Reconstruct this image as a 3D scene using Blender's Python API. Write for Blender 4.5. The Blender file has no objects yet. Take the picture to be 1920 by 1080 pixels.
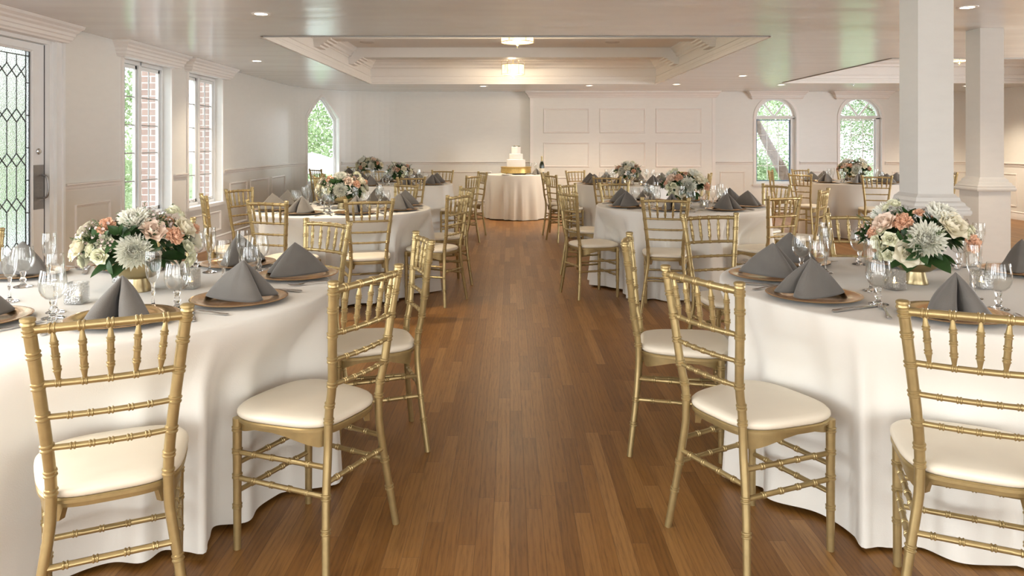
import bpy, math, random
from mathutils import Vector, Matrix
import numpy as np
PI = math.pi
random.seed(7)
C = bpy.context.scene.collection
SC = bpy.context.scene
CAMH = 1.335; CEIL = 2.33; COF = 2.72; TZ = 0.76

# ------------------------------------------------------------------ materials
def new_mat(name):
    m = bpy.data.materials.new(name); m.use_nodes = True
    nt = m.node_tree; b = nt.nodes['Principled BSDF']
    return m, nt, b
def coord(nt, scale=(1,1,1), kind='Object'):
    t = nt.nodes.new('ShaderNodeTexCoord'); mp = nt.nodes.new('ShaderNodeMapping')
    mp.inputs['Scale'].default_value = scale
    nt.links.new(t.outputs[kind], mp.inputs['Vector']); return mp.outputs['Vector']
def add_noise(nt, vec, scale, detail=2, rough=.5):
    n = nt.nodes.new('ShaderNodeTexNoise'); n.inputs['Scale'].default_value = scale
    n.inputs['Detail'].default_value = detail; n.inputs['Roughness'].default_value = rough
    nt.links.new(vec, n.inputs['Vector']); return n
def add_bump(nt, b, h, strength, dist=.01):
    bp = nt.nodes.new('ShaderNodeBump'); bp.inputs['Strength'].default_value = strength
    bp.inputs['Distance'].default_value = dist
    nt.links.new(h, bp.inputs['Height']); nt.links.new(bp.outputs['Normal'], b.inputs['Normal'])
def ramp(nt, fac, stops):
    r = nt.nodes.new('ShaderNodeValToRGB'); e = r.color_ramp.elements
    e[0].position, e[0].color = stops[0][0], (*stops[0][1], 1)
    e[1].position, e[1].color = stops[-1][0], (*stops[-1][1], 1)
    for p, c in stops[1:-1]:
        k = e.new(p); k.color = (*c, 1)
    nt.links.new(fac, r.inputs['Fac']); return r.outputs['Color']
def simple(name, col, rough=.5, metal=0., vary=.06, nscale=8., bump=0., bscale=60., spec=.5, coat=0., sheen=0., stretch=(1,1,1)):
    m, nt, b = new_mat(name)
    v = coord(nt, stretch)
    n = add_noise(nt, v, nscale, 3)
    c0 = tuple(max(0, c*(1-vary)) for c in col); c1 = tuple(min(1, c*(1+vary)) for c in col)
    nt.links.new(ramp(nt, n.outputs['Fac'], [(.3, c0), (.7, c1)]), b.inputs['Base Color'])
    b.inputs['Roughness'].default_value = rough; b.inputs['Metallic'].default_value = metal
    b.inputs['Specular IOR Level'].default_value = spec
    b.inputs['Coat Weight'].default_value = coat; b.inputs['Coat Roughness'].default_value = .15
    b.inputs['Sheen Weight'].default_value = sheen
    if bump:
        n2 = add_noise(nt, v, bscale, 3); add_bump(nt, b, n2.outputs['Fac'], bump, .004)
    return m
M = {}
M['wall'] = simple('wall_paint', (.78,.765,.72), .33, vary=.012, bump=.10, bscale=90, stretch=(1,1,3))
M['trim'] = simple('trim_paint', (.82,.785,.745), .30, vary=.01)
M['column'] = simple('column_paint', (.70,.685,.645), .45, vary=.015, bump=.12, bscale=120, stretch=(1,1,3))
M['coffer'] = simple('coffer_paint', (.78,.745,.70), .5, vary=.01)
M['jamb'] = simple('jamb_paint', (.82,.82,.81), .4, vary=.02)
M['gold'] = simple('gold_paint', (.43,.325,.150), .34, .64, vary=.08, nscale=30, bump=.05, bscale=400)
M['cushion'] = simple('cream_vinyl', (.84,.765,.62), .36, vary=.03, nscale=5, bump=.25, bscale=14)
M['cloth'] = simple('white_linen', (.83,.805,.735), .85, vary=.012, nscale=3, bump=.12, bscale=260, sheen=.2, spec=.25)
M['taupe_cloth'] = simple('beige_linen', (.52,.47,.405), .85, vary=.02, nscale=3, bump=.1, bscale=260, sheen=.2, spec=.25)
M['napkin'] = simple('grey_napkin', (.155,.143,.127), .85, vary=.08, nscale=14, bump=.3, bscale=400, sheen=.3, spec=.25)
M['charger'] = simple('gold_charger', (.80,.52,.27), .2, .9, vary=.01, nscale=10)
M['steel'] = simple('steel', (.62,.61,.60), .16, 1., vary=.03)
M['brass'] = simple('brushed_brass', (.42,.34,.19), .30, .9, vary=.05, nscale=30, stretch=(1,1,.1))
M['dark_metal'] = simple('dark_metal', (.10,.09,.08), .4, .8)
M['nickel'] = simple('antique_nickel', (.30,.29,.28), .38, .9, bump=.3, bscale=90)
M['lead'] = simple('lead_came', (.10,.10,.095), .45, .6)
M['whitelead'] = simple('white_came', (.42,.42,.41), .4, .2)
M['sash_shade'] = simple('shaded_sash', (.10,.17,.27), .4)  # bluish shadow on one arched sash, put into its colour
M['cream'] = simple('icing', (.90,.88,.84), .55, vary=.01, bump=.15, bscale=50)
M['cakegold'] = simple('gold_leaf', (.72,.50,.18), .35, .75, vary=.15, nscale=60, bump=.5, bscale=120)
M['bottle'] = simple('bottle_glass', (.012,.02,.010), .08, vary=.1, coat=.5)
M['label'] = simple('bottle_label', (.75,.70,.58), .6)
M['foil'] = simple('bottle_foil', (.55,.45,.25), .35, .8, vary=.2, nscale=120)
M['wax'] = simple('wax', (.86,.82,.72), .5)
M['leaf'] = simple('leaf_green', (.035,.085,.022), .42, vary=.45, nscale=18)
M['leaf2'] = simple('leaf_olive', (.10,.15,.055), .5, vary=.4, nscale=18)
M['stem'] = simple('stem_green', (.09,.13,.04), .6)
M['mum'] = simple('petal_white', (.97,.955,.85), .6, vary=.04)
M['creamrose'] = simple('petal_cream', (.94,.88,.70), .6, vary=.05)
M['blush'] = simple('petal_blush', (.93,.76,.62), .6, vary=.08)
M['peach'] = simple('petal_peach', (.88,.55,.37), .6, vary=.15, nscale=30)
M['bud'] = simple('petal_bud', (.90,.89,.68), .6, vary=.06)
M['waxflower'] = simple('petal_wax', (.62,.50,.46), .6, vary=.2, nscale=50)
M['brown'] = simple('seed_brown', (.20,.12,.07), .7, vary=.3)
M['brick'] = None
M['plate_white'] = simple('speaker_white', (.62,.58,.54), .5)
M['outlet'] = simple('outlet_plate', (.80,.78,.74), .35)
M['bark'] = simple('bark', (.13,.09,.065), .9, vary=.35, nscale=12, bump=.8, bscale=14)
M['lawn'] = simple('lawn_green', (.20,.27,.12), .9, vary=.35, nscale=3, bump=.6, bscale=40)
M['paving'] = simple('paving_stone', (.55,.55,.54), .8, vary=.15, nscale=2)
M['canvas'] = simple('canvas_white', (.85,.85,.85), .8)

def petal_translucent(name, w=.25):
    m = M[name]; nt = m.node_tree; b = nt.nodes['Principled BSDF']; out = nt.nodes['Material Output']
    tr = nt.nodes.new('ShaderNodeBsdfTranslucent'); mx = nt.nodes.new('ShaderNodeMixShader')
    l = b.inputs['Base Color'].links
    if l: nt.links.new(l[0].from_socket, tr.inputs['Color'])
    mx.inputs[0].default_value = w
    nt.links.new(b.outputs[0], mx.inputs[1]); nt.links.new(tr.outputs[0], mx.inputs[2])
    nt.links.new(mx.outputs[0], out.inputs['Surface'])
for k in ('mum','creamrose','blush','peach','bud'): petal_translucent(k, .15)

def foliage_mat(name, a, b_):
    m, nt, b = new_mat(name)
    v = coord(nt); n = add_noise(nt, v, 1.6, 4); 
    col = ramp(nt, n.outputs['Fac'], [(.3, a), (.7, b_)])
    nt.links.new(col, b.inputs['Base Color']); b.inputs['Roughness'].default_value = .6
    tr = nt.nodes.new('ShaderNodeBsdfTranslucent'); nt.links.new(col, tr.inputs['Color'])
    mx = nt.nodes.new('ShaderNodeMixShader'); mx.inputs[0].default_value = .45
    out = nt.nodes['Material Output']
    nt.links.new(b.outputs[0], mx.inputs[1]); nt.links.new(tr.outputs[0], mx.inputs[2]); nt.links.new(mx.outputs[0], out.inputs['Surface'])
    return m
M['foliage'] = foliage_mat('foliage', (.18,.28,.11), (.52,.60,.36))
M['foliage_dark'] = foliage_mat('foliage_dark', (.13,.20,.09), (.36,.44,.26))
for _k in ('leaf','leaf2'): petal_translucent(_k, .2)

def ceiling_mat():
    m, nt, b = new_mat('ceiling_paint')
    v = coord(nt, (1.0, 1.0, 1))
    n = add_noise(nt, v, 7, 2)
    nt.links.new(ramp(nt, n.outputs['Fac'], [(.2,(.68,.655,.615)),(.8,(.70,.675,.635))]), b.inputs['Base Color'])
    b.inputs['Roughness'].default_value = .25
    b.inputs['Specular IOR Level'].default_value = .6; b.inputs['Coat Weight'].default_value = .6; b.inputs['Coat Roughness'].default_value = .2
    v2 = coord(nt, (.55, 2.2, 1)); n2 = add_noise(nt, v2, 1.1, 1, .4)
    v3 = coord(nt, (1, 8, 1)); n3 = add_noise(nt, v3, 16, 2)
    ad = nt.nodes.new('ShaderNodeMath'); ad.operation = 'MULTIPLY_ADD'; ad.inputs[1].default_value = .0004
    nt.links.new(n3.outputs['Fac'], ad.inputs[0]); nt.links.new(n2.outputs['Fac'], ad.inputs[2])
    add_bump(nt, b, ad.outputs[0], .5, .022)
    nt.links.new(b.inputs['Normal'].links[0].from_socket, b.inputs['Coat Normal'])
    return m
M['ceiling'] = ceiling_mat()

def floor_mat():
    m, nt, b = new_mat('oak_strip_floor'); N = nt.nodes.new; L = nt.links.new
    t = N('ShaderNodeTexCoord'); sp = N('ShaderNodeSeparateXYZ'); L(t.outputs['Object'], sp.inputs[0])
    def mth(op, a, bb=None, c=None):
        k = N('ShaderNodeMath'); k.operation = op
        for i, q in enumerate((a, bb, c)):
            if q is None: continue
            if isinstance(q, (int, float)): k.inputs[i].default_value = q
            else: L(q, k.inputs[i])
        return k.outputs[0]
    W = .058
    xs = mth('DIVIDE', sp.outputs['X'], W); row = mth('FLOOR', xs); fx = mth('FRACT', xs)
    wn = N('ShaderNodeTexWhiteNoise'); wn.noise_dimensions = '1D'; L(row, wn.inputs['W'])
    wn2 = N('ShaderNodeTexWhiteNoise'); wn2.noise_dimensions = '1D'; L(mth('ADD', row, 37.3), wn2.inputs['W'])
    ln = mth('MULTIPLY_ADD', wn2.outputs['Value'], .5, .65)
    ys = mth('DIVIDE', mth('MULTIPLY_ADD', wn.outputs['Value'], 3.7, sp.outputs['Y']), ln)
    seg = mth('FLOOR', ys); fy = mth('FRACT', ys)
    cb = N('ShaderNodeCombineXYZ'); L(row, cb.inputs[0]); L(seg, cb.inputs[1])
    wc = N('ShaderNodeTexWhiteNoise'); wc.noise_dimensions = '2D'; L(cb.outputs[0], wc.inputs['Vector'])
    base = ramp(nt, wc.outputs['Value'], [(0,(.20,.085,.018)),(.35,(.245,.108,.024)),(.7,(.280,.128,.031)),(1,(.345,.172,.052))])
    # grain
    cb2 = N('ShaderNodeCombineXYZ'); L(mth('MULTIPLY', sp.outputs['X'], 1.0), cb2.inputs[0])
    L(mth('MULTIPLY', sp.outputs['Y'], .055), cb2.inputs[1]); L(mth('MULTIPLY', wc.outputs['Value'], 9), cb2.inputs[2])
    g = add_noise(nt, cb2.outputs[0], 130, 4, .65)
    gr = ramp(nt, g.outputs['Fac'], [(.32,(.66,.62,.58)),(.5,(1,1,1)),(.75,(1.08,1.08,1.06))])
    cb3 = N('ShaderNodeCombineXYZ'); L(sp.outputs['X'], cb3.inputs[0]); L(mth('MULTIPLY', sp.outputs['Y'], .16), cb3.inputs[1]); L(mth('MULTIPLY', wc.outputs['Value'], 30), cb3.inputs[2])
    wv = N('ShaderNodeTexWave'); wv.inputs['Scale'].default_value = 16; wv.inputs['Distortion'].default_value = 6; wv.inputs['Detail'].default_value = 2; L(cb3.outputs[0], wv.inputs['Vector'])
    wr = ramp(nt, wv.outputs['Fac'], [(0,(.84,.82,.80)),(.4,(1,1,1)),(1,(1.04,1.04,1.04))])
    def mul(a, c, f=1.):
        k = N('ShaderNodeMix'); k.data_type = 'RGBA'; k.blend_type = 'MULTIPLY'; k.inputs[0].default_value = f
        L(a, k.inputs[6]); L(c, k.inputs[7]); return k.outputs[2]
    col = mul(mul(base, gr, .9), wr, .8)
    # seams
    ex = mth('MULTIPLY', mth('MINIMUM', fx, mth('SUBTRACT', 1, fx)), W)
    ey = mth('MULTIPLY', mth('MINIMUM', fy, mth('SUBTRACT', 1, fy)), ln)
    e = mth('MINIMUM', ex, ey)
    sm = ramp(nt, mth('DIVIDE', e, .0014), [(0,(.30,.26,.24)),(1,(1,1,1))])
    col = mul(col, sm, .8)
    L(col, b.inputs['Base Color'])
    n = add_noise(nt, t.outputs['Object'], 1.3, 3)
    rr = nt.nodes.new('ShaderNodeMapRange'); rr.inputs['To Min'].default_value = .36; rr.inputs['To Max'].default_value = .44
    L(n.outputs['Fac'], rr.inputs['Value']); L(rr.outputs[0], b.inputs['Roughness'])
    b.inputs['Specular IOR Level'].default_value = .36
    h = mth('MULTIPLY_ADD', g.outputs['Fac'], .10, mth('MINIMUM', mth('DIVIDE', e, .0016), 1))
    add_bump(nt, b, h, .22, .0012)
    return m
M['floor'] = floor_mat()

def brick_mat():
    m, nt, b = new_mat('red_brick'); v = coord(nt, (1,1,1))
    # rotate so courses are stacked along z
    mp = nt.nodes[-1]
    br = nt.nodes.new('ShaderNodeTexBrick'); br.inputs['Scale'].default_value = 1
    cb = nt.nodes.new('ShaderNodeCombineXYZ'); sp = nt.nodes.new('ShaderNodeSeparateXYZ')
    nt.links.new(v, sp.inputs[0]); ad = nt.nodes.new('ShaderNodeMath'); nt.links.new(sp.outputs[0], ad.inputs[0]); nt.links.new(sp.outputs[1], ad.inputs[1])
    nt.links.new(ad.outputs[0], cb.inputs[0]); nt.links.new(sp.outputs[2], cb.inputs[1]); nt.links.new(cb.outputs[0], br.inputs['Vector'])
    br.inputs['Brick Width'].default_value = .21; br.inputs['Row Height'].default_value = .075; br.inputs['Mortar Size'].default_value = .006
    br.inputs['Color1'].default_value = (.40,.28,.235,1); br.inputs['Color2'].default_value = (.34,.235,.20,1); br.inputs['Mortar'].default_value = (.62,.58,.54,1)
    nt.links.new(br.outputs['Color'], b.inputs['Base Color']); b.inputs['Roughness'].default_value = .9
    return m
M['brick'] = brick_mat()

def thin_glass(name, refl_rough=.01, tint=(.985,.99,.985), boost=1.0, bump=None):
    """a single thin sheet of glass: transparent with a Fresnel reflection"""
    m, nt, b = new_mat(name); nt.nodes.remove(b)
    out = nt.nodes['Material Output']; tr = nt.nodes.new('ShaderNodeBsdfTransparent'); tr.inputs[0].default_value = (*tint, 1)
    gl = nt.nodes.new('ShaderNodeBsdfGlossy'); gl.inputs['Roughness'].default_value = refl_rough
    lw = nt.nodes.new('ShaderNodeLayerWeight'); lw.inputs['Blend'].default_value = .5
    pw = nt.nodes.new('ShaderNodeMath'); pw.operation = 'POWER'; pw.inputs[1].default_value = 3.6; nt.links.new(lw.outputs['Facing'], pw.inputs[0])
    mu = nt.nodes.new('ShaderNodeMath'); mu.operation = 'MULTIPLY_ADD'; mu.inputs[1].default_value = .75*boost; mu.inputs[2].default_value = .045*boost; mu.use_clamp = True
    nt.links.new(pw.outputs[0], mu.inputs[0])
    mx = nt.nodes.new('ShaderNodeMixShader'); nt.links.new(mu.outputs[0], mx.inputs[0])
    nt.links.new(tr.outputs[0], mx.inputs[1]); nt.links.new(gl.outputs[0], mx.inputs[2]); nt.links.new(mx.outputs[0], out.inputs['Surface'])
    if bump:
        v = coord(nt); n = add_noise(nt, v, bump[0], 2); bp = nt.nodes.new('ShaderNodeBump')
        bp.inputs['Strength'].default_value = bump[1]; bp.inputs['Distance'].default_value = .01
        nt.links.new(n.outputs['Fac'], bp.inputs['Height']); nt.links.new(bp.outputs[0], gl.inputs['Normal']); nt.links.new(bp.outputs[0], lw.inputs['Normal'])
    return m
M['pane'] = thin_glass('window_glass', boost=.8)
M['glass'] = thin_glass('drinking_glass', boost=1.25)
def solid_glass(name, rough=0., ior=1.5, bump=None):
    m, nt, b = new_mat(name)
    b.inputs['Base Color'].default_value = (1,1,1,1); b.inputs['Roughness'].default_value = rough
    b.inputs['Transmission Weight'].default_value = 1; b.inputs['IOR'].default_value = ior
    if bump:
        v = coord(nt); n = add_noise(nt, v, bump[0], 2); add_bump(nt, b, n.outputs['Fac'], bump[1], .004)
    return m
M['stemglass'] = solid_glass('stem_glass', 0., 1.45)
M['votive'] = thin_glass('crackled_glass', .08, (.93,.93,.92), 3.0, (160, 1.0))
def textured_pane():
    m, nt, b = new_mat('seeded_glass')
    b.inputs['Base Color'].default_value = (.93,.95,.95,1); b.inputs['Roughness'].default_value = .06
    b.inputs['Transmission Weight'].default_value = 1; b.inputs['IOR'].default_value = 1.12
    v = coord(nt); n = add_noise(nt, v, 110, 2); add_bump(nt, b, n.outputs['Fac'], .9, .006)
    return m
M['seeded'] = textured_pane()
def emit(name, col, s):
    m, nt, b = new_mat(name); b.inputs['Base Color'].default_value = (*col,1)
    b.inputs['Emission Color'].default_value = (*col, 1); b.inputs['Emission Strength'].default_value = s
    return m
M['bulb'] = emit('lamp_glow', (1,.86,.66), 9)
M['flame'] = emit('flame_glow', (1,.72,.35), 25)
def shade_mat():
    m, nt, b = new_mat('mica_shade'); v = coord(nt, (1,1,.4)); n = add_noise(nt, v, 14, 5, .7)
    c = ramp(nt, n.outputs['Fac'], [(.3,(.80,.56,.26)),(.55,(1,.82,.52)),(.75,(1,.93,.75))])
    nt.links.new(c, b.inputs['Base Color']); nt.links.new(c, b.inputs['Emission Color']); b.inputs['Emission Strength'].default_value = 1.1
    b.inputs['Roughness'].default_value = .4
    return m
M['shade'] = shade_mat()

# ------------------------------------------------------------------ geometry helpers
class MB:
    def __init__(s): s.v = []; s.f = []
    def add(s, v, f):
        o = len(s.v); s.v += [tuple(p) for p in v]; s.f += [tuple(i+o for i in q) for q in f]; return s
    def box(s, x0, x1, y0, y1, z0, z1):
        v = [(x,y,z) for z in (z0,z1) for y in (y0,y1) for x in (x0,x1)]
        return s.add(v, [(0,2,3,1),(4,5,7,6),(0,1,5,4),(2,6,7,3),(0,4,6,2),(1,3,7,5)])
    def quad(s, a, b, c, d): return s.add([a,b,c,d], [(0,1,2,3)])
    def grid(s, rows, closed_u=False):
        n = len(rows[0]); v = [p for r in rows for p in r]; f = []
        for i in range(len(rows)-1):
            for j in range(n if closed_u else n-1):
                k = (j+1) % n
                f.append((i*n+j, i*n+k, (i+1)*n+k, (i+1)*n+j))
        return s.add(v, f)
    def lathe(s, prof, n=24, cx=0, cy=0, cap0=True, cap1=True):
        rows = [[(cx+r*math.cos(2*PI*j/n), cy+r*math.sin(2*PI*j/n), z) for j in range(n)] for r, z in prof]
        o = len(s.v); s.grid(rows, True)
        if cap0: s.f.append(tuple(reversed([o+j for j in range(n)])))
        if cap1: s.f.append(tuple(o+(len(prof)-1)*n+j for j in range(n)))
        return s
    def tube(s, pts, radii, n=10, cap=True):
        P = [Vector(p) for p in pts]; rows = []
        t0 = (P[1]-P[0]).normalized()
        up = Vector((0,0,1)) if abs(t0.z) < .9 else Vector((0,1,0))
        nx = t0.cross(up).normalized()
        for i, p in enumerate(P):
            t = (P[min(i+1,len(P)-1)] - P[max(i-1,0)])
            t = t.normalized() if t.length > 1e-9 else t0
            nx = (nx - t*nx.dot(t)).normalized(); ny = t.cross(nx)
            r = radii[i] if isinstance(radii, (list, tuple)) else radii
            rows.append([p + (nx*math.cos(2*PI*j/n) + ny*math.sin(2*PI*j/n))*r for j in range(n)])
        o = len(s.v); s.grid(rows, True)
        if cap:
            s.f.append(tuple(reversed([o+j for j in range(n)]))); s.f.append(tuple(o+(len(P)-1)*n+j for j in range(n)))
        return s
    def xf(s, m):
        s.v = [tuple(m @ Vector(p)) for p in s.v]; return s
    def merge(s, o, m=None):
        return s.add([tuple(m @ Vector(p)) for p in o.v] if m else o.v, o.f)
    def mesh(s, name, mat, smooth=True, angle=40):
        me = bpy.data.meshes.new(name); me.from_pydata(s.v, [], s.f); me.update()
        if smooth:
            me.polygons.foreach_set('use_smooth', [True]*len(me.polygons))
            try: me.set_sharp_from_angle(angle=math.radians(angle))
            except Exception: pass
        if mat: me.materials.append(M[mat] if isinstance(mat, str) else mat)
        return me
    def obj(s, name, mat, parent=None, loc=None, smooth=True, angle=40, fix=False):
        o = bpy.data.objects.new(name, s.mesh(name, mat, smooth, angle)); C.objects.link(o)
        if parent: o.parent = parent
        if loc: o.location = loc
        return o
def tag(o, label=None, cat=None, group=None, kind=None):
    if label: o['label'] = label
    if cat: o['category'] = cat
    if group: o['group'] = group
    if kind: o['kind'] = kind
    return o
def empty(name, loc=(0,0,0), rz=0, label=None, cat=None, group=None):
    o = bpy.data.objects.new(name, None); C.objects.link(o); o.location = loc; o.rotation_euler = (0,0,rz)
    o.empty_display_size = .1
    return tag(o, label, cat, group)
KIDS = {}
def children(o):
    return [c for c in bpy.data.objects if c.parent == o]
def snap(o):                       # remember a prototype's tree once
    return (o, [snap(c) for c in children(o)])
def copy_tree(t, parent=None):
    o, ch = t; c = o.copy(); C.objects.link(c)
    if parent: c.parent = parent
    for k in ch: copy_tree(k, c)
    return c
used = set()
def place(proto, name, loc, rz, label, cat, group, scale=None):
    """first use moves the prototype itself, afterwards copies"""
    if id(proto) not in used: used.add(id(proto)); o = proto[0]
    else: o = copy_tree(proto)
    o.location = loc; o.rotation_euler = (0,0,rz)
    if scale: o.scale = (scale,)*3
    return tag(o, label, cat, group)
def struct(o): o['kind'] = 'structure'; return o

def smooth01(t): t = max(0, min(1, t)); return t*t*(3-2*t)
def crom(cp, u):
    """Catmull-Rom through cp, u in [0, n-1]"""
    n = len(cp); i = min(int(u), n-2); t = u-i
    p = [Vector(cp[max(0,min(n-1,k))]) for k in (i-1,i,i+1,i+2)]
    return .5*((2*p[1]) + (-p[0]+p[2])*t + (2*p[0]-5*p[1]+4*p[2]-p[3])*t*t + (-p[0]+3*p[1]-3*p[2]+p[3])*t*t*t)
def bamboo(mb, cp, r0, beads, n=10, r1=None, seg=6, bs=1.0, cap_h=0, ends=None):
    """turned bamboo rod: beads = positions (0..1 along arclength)"""
    r1 = r0 if r1 is None else r1
    fine = [crom(cp, (len(cp)-1)*k/(24*(len(cp)-1))) for k in range(24*(len(cp)-1)+1)]
    ac = [0]
    for a, b in zip(fine, fine[1:]): ac.append(ac[-1]+(b-a).length)
    L = ac[-1]
    def at(s):
        s = max(0, min(L, s)); 
        import bisect
        k = min(max(bisect.bisect_right(ac, s)-1, 0), len(fine)-2)
        t = (s-ac[k])/max(1e-9, ac[k+1]-ac[k]); return fine[k].lerp(fine[k+1], t)
    st = {}
    nb = (len(cp)-1)*seg
    for k in range(nb+1): st[L*k/nb] = 0.
    for b in beads:
        c = b*L
        for d in list(st):
            if abs(d-c) < .009*bs and 0 < d < L: del st[d]
        for o_, e in ((-.0088,0),(-.0068,.0027),(-.0036,.0027),(-.0012,.0002),(.0012,.0002),(.0036,.0027),(.0068,.0027),(.0088,0)):
            st[c+o_*bs] = e*bs
    ks = sorted(k for k in st if -1e-6 <= k <= L+1e-6)
    rad = []
    for k in ks:
        t = k/L; r = r0*(1-t)+r1*t
        if ends: 
            e = min(t, 1-t); r *= ends + (1-ends)*smooth01(e/.22)
        rad.append(r + st[k])
    mb.tube([at(k) for k in ks], rad, n)
    return mb

# ------------------------------------------------------------------ chair
WT,YT,W2,Y2,W4,Y4,WS,ZS,WF,YF,WFF,D = .178,.055,.158,.035,.140,.0195,.134,.428,.188,.035,.174,.3435
def post_xy(z):
    tab = [(0,WF,YF),(.21,.160,.012),(.36,.138,.001),(.43,WS,0),(.50,.1345,.004),(.58,W4,.0195),(.745,W2,Y2),(.915,WT,YT)]
    for a, b in zip(tab, tab[1:]):
        if z <= b[0]:
            t = (z-a[0])/(b[0]-a[0]); return a[1]+(b[1]-a[1])*t, a[2]+(b[2]-a[2])*t
    return WT, YT
def make_chair():
    root = empty('chiavari_chair')
    # back posts, each a leg that runs on upward
    for s in (-1, 1):
        mb = MB(); cp = [(s*w, -y, z) for z, w, y in [(0,WF,YF),(.21,.160,.012),(.36,.138,.001),(.43,WS,0),(.50,.1345,.004),(.58,W4,.0195),(.745,W2,Y2),(.895,.1757,.0528)]]
        zt = [.135,.235,.465,.515,.585,.665,.745,.825]
        bamboo(mb, cp, .0125, [z/.895*.995 for z in zt]+[.982], 12, r1=.0150, seg=4, bs=1.1)
        # finial
        x, y = post_xy(.915)
        prof = [(.0135,.893),(.0168,.896),(.0168,.901),(.0150,.904),(.0178,.906),(.0178,.912),(.013,.9155),(.004,.9165)]
        mb.lathe(prof, 14, s*x*.995, -y*.99)
        mb.obj('back_post', 'gold', root)
    for s in (-1, 1):
        mb = MB(); bamboo(mb, [(s*WFF,D,0),(s*WFF,D,.215),(s*WFF,D,.432)], .0125, [.33,.56,.75,.92], 12, r1=.0155, seg=3)
        mb.obj('leg', 'gold', root)
    # horizontal back rails
    def rail(name, z, r, beads, bow, bs=.8):
        x, y = post_xy(z); mb = MB()
        cp = [(x*t, -y-bow*(1-t*t), z+ (.004*(1-t*t) if name=='crest_rail' else 0)) for t in (-1,-.5,0,.5,1)]
        bamboo(mb, cp, r, beads, 10, seg=3, bs=bs); return mb.obj(name, 'gold', root)
    B5 = [.14,.32,.5,.68,.86]
    rail('crest_rail', .884, .0112, B5, .018, 1.0)
    rail('back_rail', .745, .0085, B5, .016)
    rail('back_rail', .660, .0075, [.2,.35,.5,.65,.8], .014)
    rail('back_rail', .580, .0075, [.2,.35,.5,.65,.8], .012)
    # five turned spindles
    x1, y1 = post_xy(.884); x0, y0 = post_xy(.745)
    for k in range(5):
        t = -1 + 2*B5[k]; mb = MB()
        a = (x0*t, -y0-.016*(1-t*t), .747); b = (x1*t, -y1-.018*(1-t*t), .880)
        mid = tuple((p+q)/2 for p, q in zip(a, b))
        bamboo(mb, [a, mid, b], .0085, [.26,.50,.74], 9, seg=5, bs=.75, ends=.5)
        mb.obj('spindle', 'gold', root)
    # seat frame
    def outline(a, grow=0., yc=.188, hd=.188):
        ca, sa = math.cos(a), math.sin(a); n = 3.6
        sx = math.copysign(abs(ca)**(2/n), ca); sy = math.copysign(abs(sa)**(2/n), sa)
        yy = yc + (hd+grow)*sy; hw = .168 + .034*smooth01(yy/.36)
        return sx*(hw+grow), yy + (.012*(1-sx*sx) if sy > 0 else 0)
    n = 72; rows = []
    def depth(a):
        x, y = outline(a); d = .026
        if abs(x) > .12: d += .038*max(0, 1-abs(y-.03)/.15)**1.3 + .018*max(0, 1-abs(y-.33)/.07)
        return d
    A = [2*PI*k/n for k in range(n)]
    top, bot = .435, None
    rows.append([(*outline(a,-.022), top) for a in A]); rows.append([(*outline(a,-.002), top) for a in A]); rows.append([(*outline(a,.002), top-.004) for a in A])
    rows.append([(*outline(a,.002), top-.012) for a in A]); rows.append([(*outline(a,-.006), top-.015) for a in A])
    rows.append([(*outline(a,-.007), top-depth(a)) for a in A]); rows.append([(*outline(a,-.024), top-depth(a)) for a in A]); rows.append(rows[0])
    MB().grid(rows, True).obj('seat_frame', 'gold', root)
    # cushion
    prof = [(-.03,.4345),(-.006,.4345),(.001,.440),(.004,.447),(.003,.455),(-.004,.4625),(-.018,.4675),(-.05,.472),(-.09,.474),(-.14,.4745)]
    rows = [[(*outline(a,g), z) for a in A] for g, z in prof]
    mb = MB(); mb.grid(rows, True); o = (len(prof)-1)*n; mb.f.append(tuple(o+j for j in range(n)))
    mb.obj('seat_cushion', 'cushion', root, angle=80)
    # stretchers
    def st(a, b, r=.0085, bd=(.2,.4,.6,.8), name='stretcher'):
        mb = MB(); mid = tuple((p+q)/2 for p, q in zip(a, b)); bamboo(mb, [a, mid, b], r, bd, 9, seg=2, bs=.85); mb.obj(name, 'gold', root)
    for s in (-1, 1):
        for z in (.32,.235):
            x, y = post_xy(z); st((s*x,-y,z), (s*WFF,D,z))
    st((-WFF,D,.282), (WFF,D,.282)); st((-WFF,D,.19), (WFF,D,.19))
    x, y = post_xy(.275); st((-x,-y,.275), (x,-y,.275), bd=(.16,.38,.62,.84))
    return root
CH = snap(make_chair())

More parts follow.
